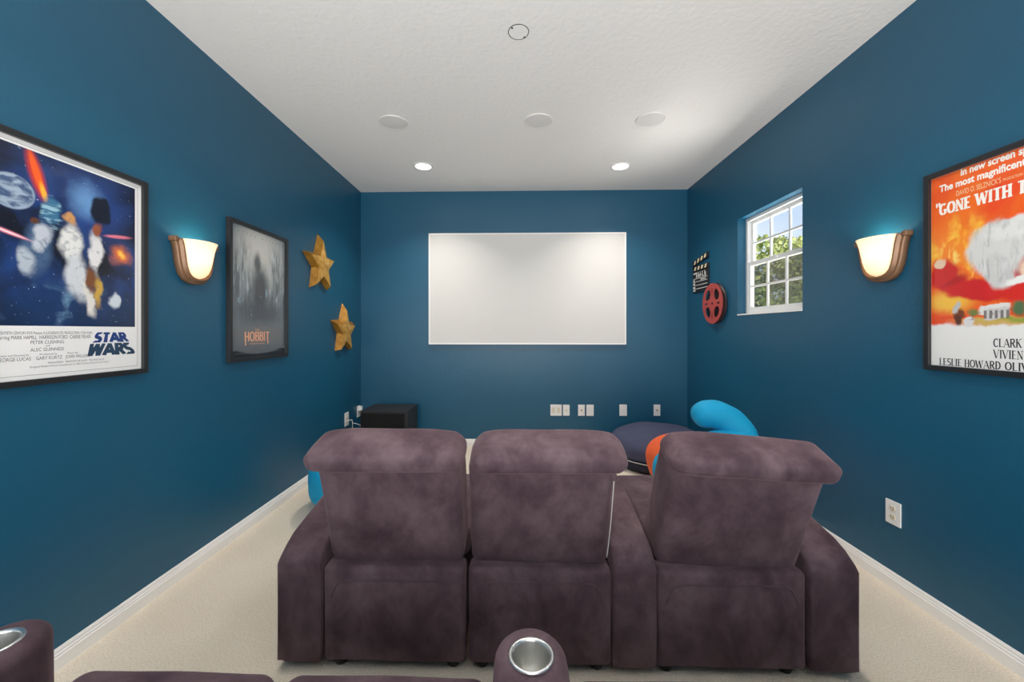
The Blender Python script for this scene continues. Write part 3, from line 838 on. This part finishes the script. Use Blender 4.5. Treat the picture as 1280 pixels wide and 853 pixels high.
# --- space adventure poster
t = on_wall('framed_poster', 'black-framed space adventure film poster with white credit panel, nearest on left wall', 'poster', 'L', 1.663, 1.665)
pr = poster_frame(t, .65, .964)
A = Art('space_poster_print', (16, 20, 34), 0.3, 0.2, .034, 15)
A.noise((30, 62, 120), 5, .42, .62, region=(0, 0, .5, .6, 0, .5))
A.blob((40, 72, 140), .08, .28, .2, .2, 0, .9, .8)
A.blob((120, 170, 220), .05, .30, .09, .10, 0, .9, .7)
A.blob((24, 52, 92), 0, -.2, .5, .16, 0, .8, .8)
A.noise((120, 160, 190), 7, .56, .72, region=(-.05, -.15, .3, .12, 0, .6), amount=.8)
A.noise((222, 230, 240), 95, .70, .74, amount=.9, dist=0)
A.blob((158, 176, 194), -.215, .254, .075, .068, 0, .1, warp=False)
A.noise((70, 92, 128), 16, .45, .6, region=(-.215, .254, .072, .065, 0, .15), stretch=(1, 1, 2.2))
A.blob((214, 52, 28), -.138, .345, .030, .115, -16, .7, warp=False)
A.blob((240, 96, 30), -.136, .345, .016, .112, -16, .5, warp=False)
A.blob((250, 182, 60), -.113, .28, .012, .05, -16, .6, warp=False)
A.blob((60, 112, 146), -.085, .215, .04, .06, 0, .5)
A.noise((150, 190, 206), 26, .5, .6, region=(-.085, .2, .042, .075, 0, .4), stretch=(.6, 1, 2))
A.blob((20, 26, 44), .105, .27, .055, .075, 0, .3)           # dark drifting cloud
A.blob((70, 96, 130), -.135, .06, .06, .13, 10, .5)
A.blob((190, 196, 206), -.12, .10, .035, .06, 12, .5)
A.blob((226, 226, 222), -.012, .10, .05, .10, 4, .5)
A.blob((206, 210, 214), .01, -.04, .055, .12, -8, .5)
A.blob((222, 218, 210), .055, -.12, .028, .10, -12, .5)
A.blob((224, 222, 222), .085, .08, .034, .11, 0, .5)
A.blob((206, 150, 92), -.018, .205, .026, .03, 0, .5)
A.blob((150, 84, 54), .092, .185, .022, .026, 0, .5)
A.blob((96, 60, 40), -.14, .165, .022, .024, 0, .5)
A.blob((122, 76, 44), .066, -.045, .028, .07, 0, .5)
A.blob((200, 160, 70), .095, -.09, .022, .075, 0, .5)
A.blob((206, 214, 222), .168, -.13, .028, .05, 0, .4)
A.blob((176, 186, 196), -.17, 0.0, .034, .06, 0, .5)
A.blob((236, 120, 40), .195, .088, .06, .055, 0, .8)
A.blob((252, 206, 90), .198, .09, .028, .026, 0, .9)
A.blob((224, 120, 140), .185, .175, .075, .010, -8, .6, warp=False)
A.blob((236, 130, 150), -.235, .10, .09, .010, 14, .6, warp=False)
A.blob((250, 226, 230), -.235, .10, .085, .004, 14, .6, warp=False)
A.noise((24, 60, 100), 40, .55, .63, region=(-.02, 0, .2, .22, 0, .4), amount=.35)
bm = bmesh.new(); quad(bm, -.268, .268, -.25, .432, PY); obj('painted_panel', bm, A.done(), pr, 'keep')
bm = bmesh.new()
for a in ((-.282, .282, .441, .4425), (-.282, .282, -.4425, -.441), (-.282, -.2805, -.441, .441), (.2805, .282, -.441, .441)): quad(bm, *a, PY)
obj('border_line', bm, M_ink, pr, 'keep')
bm = bmesh.new(); bm2 = bm
def trap(X, Z):  # a title block that widens downwards
    f = (Z + .382) / .106; c = .153 + .0 * f; half = .1155 - .052 * f
    return c + (X - .153) / .1155 * half, Z
glyphs_into(bm, 'STAR', .0375, -.322, .046, PY - .0003, 0, .30, .30, width=.231, warp=trap, gap=.02)
glyphs_into(bm, 'WARS', .0375, -.382, .056, PY - .0003, 1, .30, .30, width=.231, warp=trap, gap=.02)
obj('title_lettering', bm, [M_logo, M_logo_dark], pr, 'keep', 'blue block title lettering')
bm = bmesh.new()
Y2 = PY - .0003
text_into(bm, 'TWENTIETH CENTURY-FOX Presents A LUCASFILM LTD. PRODUCTION  STAR WARS', -.262, -.283, .016, Y2, width=.33)
text_into(bm, 'Starring MARK HAMILL  HARRISON FORD  CARRIE FISHER', -.262, -.302, .021, Y2, width=.325)
text_into(bm, 'PETER CUSHING', -.10, -.321, .019, Y2, align='CENTER', width=.115)
text_into(bm, 'and', -.10, -.332, .011, Y2, align='CENTER')
text_into(bm, 'ALEC GUINNESS', -.10, -.350, .019, Y2, align='CENTER', width=.115)
text_into(bm, 'Written and Directed by', -.262, -.366, .010, Y2, width=.10); text_into(bm, 'Produced by', -.128, -.366, .010, Y2, width=.06); text_into(bm, 'Music by', -.03, -.366, .010, Y2, width=.04)
text_into(bm, 'GEORGE LUCAS', -.262, -.384, .019, Y2, width=.105); text_into(bm, 'GARY KURTZ', -.140, -.384, .019, Y2, width=.09); text_into(bm, 'JOHN WILLIAMS', -.036, -.384, .019, Y2, width=.098)
text_into(bm, 'PANAVISION   PRINTS BY DE LUXE   TECHNICOLOR', -.10, -.402, .011, Y2, width=.22)
text_into(bm, 'Original Motion Picture Soundtrack on 20th Century Records and Tapes', -.16, -.414, .010, Y2, width=.30)
obj('credit_lettering', bm, M_ink, pr, 'keep')

# --- misty fantasy poster
t = on_wall('framed_poster', 'black-framed misty grey forest film poster with peach title on the left wall', 'poster', 'L', 2.90, 1.665)
pr = poster_frame(t, .67, .958, .026, .03)
A = Art('misty_poster_print', (104, 116, 124), 0.32, 0.35, .02, 14)
A.blob((186, 190, 188), .02, .26, .42, .34, 0, .9)
A.blob((216, 212, 204), -.02, .34, .3, .2, 0, .9, .9)
A.noise((60, 70, 78), 7, .42, .62, (3.2, 1, .8), 12, (-.2, .06, .18, .36, 0, .6), .75)
A.noise((62, 74, 82), 7, .42, .62, (3.2, 1, .8), -12, (.2, .08, .16, .34, 0, .6), .75)
A.noise((190, 200, 204), 12, .56, .7, (3.5, 1, .6), 14, (-.2, .18, .16, .24, 0, .5), .8)
A.noise((196, 206, 210), 12, .54, .68, (3.5, 1, .6), -14, (.2, .15, .15, .26, 0, .5), .8)
A.blob((44, 52, 60), .0, .03, .11, .21, 4, .6, .95)          # dark boulder shape in the mist
A.blob((52, 58, 66), -.03, .22, .05, .10, 0, .7, .9)
A.blob((52, 62, 72), 0, -.14, .32, .13, 0, .8, .85)
A.noise((150, 196, 214), 20, .62, .7, (1, 1, .5), 0, (-.05, -.06, .26, .14, 0, .5), .9)
A.blob((96, 100, 104), 0, -.30, .4, .12, 0, .7, .9)
A.blob((22, 24, 28), 0, -.52, .60, .135, 180, .08, 1, warp=False)
A.blob((102, 106, 110), 0, -.335, .36, .105, 0, .12, 1, warp=False)
A.blob((112, 110, 108), 0, -.31, .2, .07, 0, .9, .6)
bm = bmesh.new(); quad(bm, -.3088, .3088, -.4528, .4528, PY); Y2 = PY - .0003
for k in range(14):   # widely spaced faint letters, too small to read
    if k == 6: continue
    x = -.275 + k * .0425; hgt = (.016, .013, .015)[k % 3]; q = .405 + hgt * (.4 if k % 2 else .85)
    quad(bm, x, x + .0035, .405, .405 + hgt, Y2, 1); quad(bm, x + .0035, x + .012, q, q + .0025, Y2, 1)
obj('painted_panel', bm, [A.done(), M_ink], pr, 'keep')
bm = bmesh.new()
glyphs_into(bm, 'HOBBIT', -.172, -.343, .068, Y2, 0, .20, .12, .09, width=.285, gap=.04)
quad(bm, -.1665, -.1555, -.372, -.34, Y2); quad(bm, .0855, .0965, -.366, -.34, Y2)
text_into(bm, 'THE', -.033, -.270, .022, Y2, align='CENTER', width=.05)
text_into(bm, 'THE DESOLATION OF SMAUG', -.033, -.366, .014, Y2, align='CENTER', width=.17)
obj('title_lettering', bm, M_peach_ink, pr, 'keep', 'peach coloured title lettering')
bm = bmesh.new(); quad(bm, -.27, .27, -.4255, -.424, Y2); obj('border_line', bm, M_ink, pr, 'keep')

# --- red romance poster
t = on_wall('framed_poster', 'black-framed fiery orange and red romance film poster on the right wall', 'poster', 'R', 1.713, 1.683)
pr = poster_frame(t, .65, .956, .024, .028)
A = Art('fiery_poster_print', (232, 78, 34), 0.28, 0.25, .026, 14)
A.noise((240, 110, 34), 5, .42, .65)
A.blob((244, 140, 40), -.16, .10, .2, .16, 20, .8)
A.noise((252, 206, 74), 9, .50, .66, (1.6, 1, .8), 28, (-.17, .08, .19, .18, 0, .5))
A.noise((253, 226, 120), 14, .56, .68, (1.6, 1, .7), 30, (-.16, .05, .13, .12, 0, .5), .8)
A.blob((244, 190, 70), -.22, -.15, .12, .07, 0, .7)
A.blob((120, 36, 30), .12, .07, .09, .12, 0, .5)
A.blob((200, 36, 34), -.24, -.02, .08, .075, 0, .35)
A.blob((206, 34, 36), -.13, -.10, .19, .055, 14, .35)
A.blob((214, 44, 36), .07, -.10, .16, .09, 0, .4)
A.blob((170, 24, 28), -.2, -.055, .07, .02, -20, .6, .8)
A.blob((226, 196, 170), -.262, .035, .028, .025, 0, .3)
A.blob((214, 214, 212), -.035, .06, .12, .125, -24, .22)
A.blob((224, 224, 222), .03, .14, .09, .05, -10, .3)
A.blob((206, 206, 204), -.03, -.04, .055, .09, -20, .3)
A.noise((132, 136, 138), 13, .48, .62, (2.6, 1, .7), -30, (-.02, .05, .13, .15, -20, .3), .5, .1)
A.noise((246, 246, 244), 12, .52, .62, (2.6, 1, .7), -30, (-.03, .06, .12, .13, -20, .3), .5, .1)
A.blob((236, 206, 182), .09, -.035, .05, .04, 0, .3)
A.blob((240, 240, 236), .04, -.08, .06, .02, -20, .4)
A.blob((236, 235, 232), 0, -.38, .6, .128, 0, .12, 1, True)
A.blob((206, 176, 96), -.02, -.245, .22, .022, 0, .6)
A.blob((150, 160, 70), .08, -.242, .12, .016, 0, .6)
A.blob((226, 224, 220), -.045, -.195, .055, .022, 0, .2, 1, True)
A.blob((206, 204, 202), -.035, -.215, .045, .026, 0, .15, 1, True)
for k in range(5): A.blob((92, 84, 80), -.075 + .02 * k, -.217, .006, .02, 0, .3, .8, True, False)
A.blob((84, 112, 76), .04, -.195, .035, .035, 0, .5)
A.blob((120, 130, 70), -.12, -.205, .035, .02, 0, .6)
A.blob((120, 62, 40), -.18, -.215, .024, .030, 10, .4)
A.blob((90, 50, 38), -.185, -.24, .016, .03, 0, .5)
A.blob((190, 190, 190), -.19, -.178, .012, .03, 10, .4)
A.blob((222, 220, 220), -.135, -.245, .03, .026, 0, .3)
A.noise((110, 80, 60), 60, .6, .68, region=(-.1, -.215, .2, .04, 0, .4), amount=.6)
bm = bmesh.new(); quad(bm, -.3, .3, -.453, .453, PY); obj('painted_panel', bm, A.done(), pr, 'keep')
bm = bmesh.new()
glyphs_into(bm, 'GONE WITH THE WIND', -.262, .266, .054, Y2, 0, .27, .14, .18, width=.545, slab=.13, gap=.05)
text_into(bm, '"', -.281, .276, .07, Y2, 0, bold=.02); text_into(bm, '"', .275, .276, .07, Y2, 0, bold=.02)
obj('title_lettering', bm, M_white_ink, pr, 'keep', 'white title lettering')
bm = bmesh.new()
text_into(bm, 'In new screen splendor...', -.172, .424, .045, Y2, 0, bold=.034, width=.36)
text_into(bm, 'The most magnificent picture ever!', -.262, .378, .045, Y2, 0, bold=.034, width=.53)
obj('tagline_lettering', bm, M_white_ink, pr, 'keep', 'white tagline lettering')
bm = bmesh.new(); text_into(bm, "DAVID O. SELZNICK'S", -.19, .336, .034, Y2, width=.17); text_into(bm, 'PRODUCTION OF MARGARET MITCHELL\'S', -.012, .339, .016, Y2, width=.19)
obj('producer_lettering', bm, M_pale_ink, pr, 'keep')
bm = bmesh.new()
glyphs_into(bm, 'CLARK GABLE', -.045, -.356, .036, Y2, 0, .17, .055, .11, width=.20, gap=.03)
glyphs_into(bm, 'VIVIEN LEIGH', -.045, -.404, .036, Y2, 0, .17, .055, .11, width=.20, gap=.03)
glyphs_into(bm, 'LESLIE HOWARD', -.263, -.451, .034, Y2, 0, .17, .055, .11, width=.245, gap=.03)
glyphs_into(bm, 'OLIVIA', -.005, -.451, .034, Y2, 0, .17, .055, .11, width=.115, gap=.03)
text_into(bm, 'de', .112, -.451, .024, Y2)
glyphs_into(bm, 'HAVILLAND', .14, -.451, .034, Y2, 0, .17, .055, .11, width=.155, gap=.03)
obj('cast_lettering', bm, M_black_ink, pr, 'keep')

# --- sconces
def make_sconce(label, wall, along):
    t = on_wall('wall_sconce', label, 'wall lamp', wall, along, 1.685, 'lit wall sconces')
    P = [(0, .0), (.030, .003), (.055, .014), (.072, .032), (.083, .058), (.091, .09), (.097, .125), (.104, .165), (.112, .195), (.120, .213)]
    def shell(k, inset):
        return [(max(0, r - inset) * k, z + inset * (.6 if i < 4 else 0)) for i, (r, z) in enumerate(P)]
    bm = bmesh.new(); n = 26; G = []
    for prof in (shell(1, 0), shell(1, .004)):
        g = []
        for r, z in prof: g.append([bm.verts.new((r * math.cos(PI * i / n), -.012 - .96 * r * math.sin(PI * i / n), z + .012)) for i in range(n + 1)])
        G.append(g)
        for a, b2 in zip(g, g[1:]):
            for i in range(n): bm.faces.new((a[i], a[i + 1], b2[i + 1], b2[i]))
    for i in range(n): bm.faces.new((G[0][-1][i], G[0][-1][i + 1], G[1][-1][i + 1], G[1][-1][i]))
    bmesh.ops.remove_doubles(bm, verts=bm.verts, dist=1e-5)
    obj('glass_shade', bm, M_shade, t, True, 'glowing cream glass half-bowl shade')
    # U-shaped moulded band
    fine = []
    Q = [(-r, z) for r, z in reversed(P)] + P[1:]
    def offset(d):
        out = []
        for i, p in enumerate(Q):
            a = Q[max(0, i - 1)]; b2 = Q[min(len(Q) - 1, i + 1)]
            tx, tz = b2[0] - a[0], b2[1] - a[1]; L = math.hypot(tx, tz)
            out.append((p[0] + tz / L * d, p[1] - tx / L * d))
        return out
    bm = bmesh.new()
    sec = [(.000, -.001), (.000, -.050), (.006, -.056), (.013, -.052), (.016, -.036), (.019, -.034), (.026, -.036), (.031, -.028), (.032, -.001)]
    offs = [offset(d) for d, y in sec]
    rings = [[bm.verts.new((offs[k][i][0], sec[k][1], offs[k][i][1] + .012)) for k in range(len(sec))] for i in range(len(Q))]
    for a, b2 in zip(rings, rings[1:]):
        m = len(sec)
        for k in range(m): bm.faces.new((a[k], a[(k + 1) % m], b2[(k + 1) % m], b2[k]))
    bm.faces.new(rings[0]); bm.faces.new(rings[-1])
    for s in (-1, 1): box(bm, s * .146 - .012, s * .146 + .012, -.042, -.001, .205, .232, .004)
    obj('trim_band', bm, M_bronze, t, True, 'bronze moulded band round the shade')
    bm = bmesh.new(); poly_prism(bm, [(x, z + .012) for x, z in Q], -.001, -.010); obj('back_plate', bm, M_plaster, t)
    bm = bmesh.new(); lathe(bm, [(.001, 0), (.014, .006), (.019, .02), (.016, .036), (.008, .046), (.001, .05)], 18, (0, -.055, .10)); bu = obj('bulb', bm, M_bulb, t, True)
    bm = bmesh.new(); lathe(bm, [(.012, -.06), (.012, .002)], 14, (0, -.055, .10), 0, True, True); obj('lamp_socket', bm, M_trim, t, True)
    light('sconce_light', 'POINT', (0, -.055, .175), 2.6, (1.0, .82, .62), .02, parent=t)
    return t
make_sconce('lit half-bowl glass wall sconce with bronze band on the left wall', 'L', 2.29)
make_sconce('lit half-bowl glass wall sconce with bronze band on the right wall', 'R', 2.27)

# --- stars
def make_star(label, along, z, Rb, fs, fdz, rot):
    t = on_wall('decorative_star', label, 'star', 'L', along, z, 'gold wall stars')
    def star(rad, dz, dx=0):
        out = []
        for k in range(10):
            a = PI / 2 + rot + k * PI / 5; q = rad if k % 2 == 0 else rad * .44
            out.append((dx + q * math.cos(a), dz + q * math.sin(a)))
        return out
    D = -.062
    b0, b1 = star(Rb, 0), star(Rb * fs, fdz)
    bm = bmesh.new(); va = [bm.verts.new((p[0], -.001, p[1])) for p in b0]; vb = [bm.verts.new((p[0], D, p[1])) for p in b1]
    bm.faces.new(va)
    for k in range(10): bm.faces.new((va[k], va[(k + 1) % 10], vb[(k + 1) % 10], vb[k]))
    obj('star_body', bm, M_starside, t)
    bm = bmesh.new(); vf = [bm.verts.new((p[0], D, p[1])) for p in b1]; c = bm.verts.new((0, D - .012, fdz))
    for k in range(10): bm.faces.new((vf[k], vf[(k + 1) % 10], c))
    obj('star_face', bm, M_starface, t, False, 'glittery gold front face')
    return t
make_star('gold glitter star hanging higher on the left wall', 3.775, 2.03, .290, .80, -.01, R(1.5))
make_star('gold glitter star hanging lower, nearer the far left corner', 4.30, 1.415, .285, .80, -.03, R(-1))

# --- clapperboard
t = on_wall('clapperboard', 'black and white film clapperboard hung on right wall near the corner', 'clapperboard', 'R', 4.47, 1.83)
bm = bmesh.new(); box(bm, -.18, .18, -.018, -.001, 0, .235, .003)
for z in (.035, .075, .115, .15): box(bm, -.165, .17, -.0195, -.0175, z, z + .006, 0, 1)
for (x, z, w2, h2) in ((-.165, .205, .09, .016), (-.165, .045, .05, .02), (-.165, .012, .05, .016), (-.165, .085, .045, .022), (-.165, .125, .04, .016)):
    box(bm, x, x + w2, -.0195, -.0175, z, z + h2, 0, 1)
rn = random.Random(4)
for k in range(5):
    x = -.10 + k * .05
    box(bm, x, x + .010, -.0196, -.0174, .162, .225, 0, 1); box(bm, x, x + .034, -.0196, -.0174, .162 + rn.choice((0, .028, .055)), .170 + rn.choice((.0, .028)) + .008, 0, 1)
for k in range(4): box(bm, .02 + k * .03, .04 + k * .03, -.0196, -.0174, .128, .142, 0, 1)
obj('slate_board', bm, [M_slate, M_chalk], t)
def stick(name, M):
    bm = bmesh.new(); box(bm, 0, .36, -.02, -.001, 0, .055, .003, 0, M)
    for k in range(4):
        x = .035 + k * .082
        pts = [(x, .008), (x + .040, .008), (x + .062, .047), (x + .022, .047)]
        vs = [M @ Vector((p[0], -.0206, p[1])) for p in pts]
        bm.faces.new([bm.verts.new(v) for v in vs]).material_index = 1
    return obj(name, bm, [M_slate, M_stripe], t)
stick('fixed_stick', Matrix.Translation((-.18, 0, .24)))
stick('hinged_stick', Matrix.Translation((-.18, -.0005, .30)) @ Matrix.Rotation(R(-9), 4, 'Y'))

# --- film reel
t = on_wall('film_reel', 'red metal film reel with dark cutouts hung on right wall below the clapperboard', 'film reel', 'R', 4.135, 1.676)
bm = bmesh.new(); lathe(bm, [(.001, 0), (.205, 0), (.207, .006), (.207, .010), (.001, .012)], 64, (0, 0, 0)); bmesh.ops.rotate(bm, verts=bm.verts, cent=(0, 0, 0), matrix=Matrix.Rotation(R(90), 3, 'X'))
bmesh.ops.translate(bm, verts=bm.verts, vec=(0, -.001, 0)); obj('back_flange', bm, M_reelback, t, True)
bm = bmesh.new(); lathe(bm, [(.06, .0), (.06, .032)], 40); bmesh.ops.rotate(bm, verts=bm.verts, cent=(0, 0, 0), matrix=Matrix.Rotation(R(90), 3, 'X')); bmesh.ops.translate(bm, verts=bm.verts, vec=(0, -.012, 0)); obj('hub', bm, M_reelback, t, True)
def reel_face():
    bm = bmesh.new(); NR, NT = 44, 240; r1 = .207
    def hole(r, a):
        for k in range(4):
            d = (math.degrees(a) - 45 - 90 * k + 180) % 360 - 180
            x = (r - .122) / .047; y = d / (27 - 8 * (r - .122) / .047 * -0.0)
            if abs(x) ** 2.6 + abs(y) ** 2.6 < 1: return True
            d = (math.degrees(a) - 90 * k + 180) % 360 - 180
            x = (r - .122) / .034; y = d * r / (.0105 * 57.3 * (1 + .5 * x))
            if x * x + y * y < 1: return True
        return r < .012
    g = [[bm.verts.new((r1 * i / NR * math.cos(2 * PI * j / NT), -.044, r1 * i / NR * math.sin(2 * PI * j / NT))) for j in range(NT)] for i in range(1, NR + 1)]
    for i in range(NR - 1):
        for j in range(NT):
            if not hole(r1 * (i + 1.5) / NR, 2 * PI * (j + .5) / NT): bm.faces.new((g[i][j], g[i][(j + 1) % NT], g[i + 1][(j + 1) % NT], g[i + 1][j]))
    for v in [v for v in bm.verts if not v.link_faces]: bm.verts.remove(v)
    ex = bmesh.ops.extrude_face_region(bm, geom=list(bm.faces))
    for v in [e for e in ex['geom'] if isinstance(e, bmesh.types.BMVert)]: v.co.y -= .006
    return bm
obj('front_flange', reel_face(), M_red, t, False, 'red front flange with four large cutouts')

# --- projection screen
t = on_wall('projection_screen', 'large blank white projection screen on the far wall', 'screen', 'B', .130, 1.904)
sw, sh = 2.372, 1.342
obj('frame', frame_bm(-sw / 2, sw / 2, -sh / 2, sh / 2, -.032, -.001, .016), M_trim, t)
bm = bmesh.new(); box(bm, -sw / 2 + .016, sw / 2 - .016, -.026, -.004, -sh / 2 + .016, sh / 2 - .016); obj('screen_surface', bm, M_screen, t)

# --- wall plates
def plate(label, wall, along, z, w, h, kind, group):
    t = on_wall('wall_plate' if kind != 'outlet' else 'wall_outlet', label, 'wall plate' if kind != 'outlet' else 'outlet', wall, along, z, group)
    bm = bmesh.new(); box(bm, -w / 2, w / 2, -.007, 0, -h / 2, h / 2, .0025); obj('cover_plate', bm, M_plate, t)
    if kind == 'outlet':
        for s in (-1, 1):
            bm = bmesh.new(); zc = s * h * .18
            lathe(bm, [(.0001, .0), (.017, .0), (.017, .0025), (.0001, .0028)], 20); 
            for v in bm.verts: v.co = Vector((v.co.x, -.007 - v.co.z, zc + max(-.0135, min(.0135, v.co.y))))
            rc = obj('receptacle', bm, M_almond, t)
            bm = bmesh.new()
            for sx in (-1, 1): box(bm, sx * .0065 - .0012, sx * .0065 + .0012, -.0103, -.0095, zc - .002, zc + .007)
            lathe_z = zc - .008; box(bm, -.002, .002, -.0103, -.0095, lathe_z - .002, lathe_z + .002); obj('slot', bm, M_slot, rc)
    elif kind == 'jack':
        bm = bmesh.new(); lathe(bm, [(.010, 0), (.010, .004), (.005, .005), (.005, .014), (.001, .014)], 16)
        for v in bm.verts: v.co = Vector((v.co.x, -.007 - v.co.z, v.co.y))
        obj('coaxial_jack', bm, M_starside, t)
    elif kind == 'keystone':
        bm = bmesh.new(); box(bm, -.011, .011, -.009, -.006, -.012, .012, .001); obj('insert', bm, M_almond, t)
    elif kind == 'double':
        for sx in (-1, 1):
            bm = bmesh.new(); box(bm, sx * w * .23 - .016, sx * w * .23 + .016, -.009, -.006, -.033, .033, .001); obj('insert', bm, M_almond, t)
    else:
        for s in (-1, 1):
            bm = bmesh.new(); lathe(bm, [(.004, 0), (.004, .0012), (.0005, .0016)], 10)
            for v in bm.verts: v.co = Vector((v.co.x, -.007 - v.co.z, s * h * .32 + v.co.y))
            obj('screw', bm, M_vinyl, t)
    return t
G = 'white plates low on the far wall'
plate('wide double white wall plate low on far wall, first from the left', 'B', .4825, .44, .136, .135, 'double', G)
plate('narrow white wall plate with small insert just right of the wide plate', 'B', .605, .44, .08, .132, 'keystone', G)
plate('white wall plate with coaxial jack left of its blank neighbour', 'B', .787, .44, .08, .133, 'jack', G)
plate('blank white wall plate beside the coaxial jack plate', 'B', .890, .44, .088, .135, 'blank', G)
plate('blank white wall plate standing alone, fifth from the left on far wall', 'B', 1.286, .443, .09, .135, 'blank', G)
plate('white wall plate with coaxial jack nearest the right corner of the far wall', 'B', 1.688, .445, .078, .134, 'jack', G)
plate('white duplex outlet on right wall beside the rightmost recliner', 'R', 2.221, .408, .086, .128, 'outlet', 'side wall outlets')
plate('white duplex outlet with a plugged cord on left wall near the subwoofer', 'L', 4.426, .41, .10, .15, 'outlet', 'side wall outlets')
t = plate('white wall plate with a plug-in adapter in the far left corner by subwoofer', 'L', 4.765, .43, .09, .13, 'blank', None)
bm = bmesh.new(); box(bm, -.02, .025, -.045, -.007, .01, .06, .004); obj('plug_adapter', bm, M_plate, t)
bm = bmesh.new(); tube(bm, [(WL + .009, 4.425, .385), (WL + .05, 4.42, .40), (WL + .075, 4.40, .40), (WL + .085, 4.39, .32), (WL + .085, 4.38, .16), (WL + .10, 4.40, .02), (WL + .13, 4.52, .008), (WL + .16, 4.66, .15), (WL + .20, 4.71, .28), (-1.66, 4.705, .30)], .005, 8)
tag(obj('power_cord', bm, M_cord, None, True), 'thin white cord looping from left wall outlet to the black subwoofer', 'cord')
bm = bmesh.new(); tube(bm, [(WL + .085, 4.33, .004), (WL + .10, 4.34, .2), (WL + .10, 4.35, .36), (WL + .13, 4.33, .385), (WL + .19, 4.32, .37), (WL + .212, 4.32, .345), (-1.6775, 4.32, .33)], .004, 8)
tag(obj('audio_cable', bm, M_cord, None, True), 'thin pale cable bent against the left side of the subwoofer', 'cable')

# ------------------------------------------------------------------ ceiling things (local z = 0 at the ceiling, downwards negative)
def flip(bm):
    for v in bm.verts: v.co.z = -v.co.z
def can(label, x, y, power):
    t = thing('downlight', label, 'ceiling light', (x, y, HC), 0, 'recessed downlights')
    bm = bmesh.new(); lathe(bm, [(.078, .004), (.082, .010), (.098, .007), (.100, .0), (.078, .0)], 40); flip(bm); obj('trim_ring', bm, M_trim, t, True)
    bm = bmesh.new(); lathe(bm, [(.0005, .0075), (.05, .0065), (.079, .0035)], 40); flip(bm); obj('lens', bm, M_can, t, True)
    light('downlight_beam', 'AREA', (0, 0, -.014), power, (1, .94, .86), .15, rot=(0, 0, 0), parent=t, shape='DISK', spread=R(115))
can('glowing round recessed downlight left on the ceiling near the screen', -.954, 4.09, 12)
can('glowing round recessed downlight right on the ceiling near the screen', 1.075, 4.14, 12)
can('unseen round recessed downlight added over the left side of the seating rows', -.954, 1.68, 6.5)  # added out of view to brighten the carpet and lower walls
can('unseen round recessed downlight added over the right side of the seating rows', 1.075, 1.72, 6.5)  # second added downlight, likewise out of view
def ceil_speaker(label, x, y, r=.112):
    t = thing('ceiling_speaker', label, 'ceiling speaker', (x, y, HC), 0, 'round ceiling speakers')
    bm = bmesh.new(); lathe(bm, [(r - .008, .006), (r - .004, .010), (r, .007), (r + .001, 0), (r - .008, 0)], 48); flip(bm); obj('rim', bm, M_grille, t, True)
    bm = bmesh.new(); lathe(bm, [(.0005, .010), (r * .6, .0095), (r - .008, .006)], 48); flip(bm); obj('grille', bm, M_grille, t, True)
ceil_speaker('round grey in-ceiling speaker, left of the three over the room', -.995, 3.222)
ceil_speaker('round grey in-ceiling speaker, middle of the three over the room', .178, 3.228)
ceil_speaker('round grey in-ceiling speaker, right of the three over the room', 1.075, 3.232)
t = thing('ceiling_cover', 'small round white junction box cover on the ceiling nearest the camera', 'ceiling cover', (.014, 2.267, HC))
bm = bmesh.new(); lathe(bm, [(.0005, .003), (.054, .003), (.056, .0)], 40, (0, 0, 0)); flip(bm); obj('cover_disc', bm, M_ceil, t, False)
bm = bmesh.new(); lathe(bm, [(.0555, .0005), (.0565, .0025), (.0585, .0025), (.0595, .0)], 40); flip(bm); obj('gap_outline', bm, M_slot, t, True)  # black ring outlining the cover
for (x, y) in ((-.036, -.034), (.034, .038)):
    bm = bmesh.new(); lathe(bm, [(.0005, .0045), (.005, .0042), (.006, .003)], 12, (x, y, 0)); flip(bm); obj('screw', bm, M_slot, t, True)
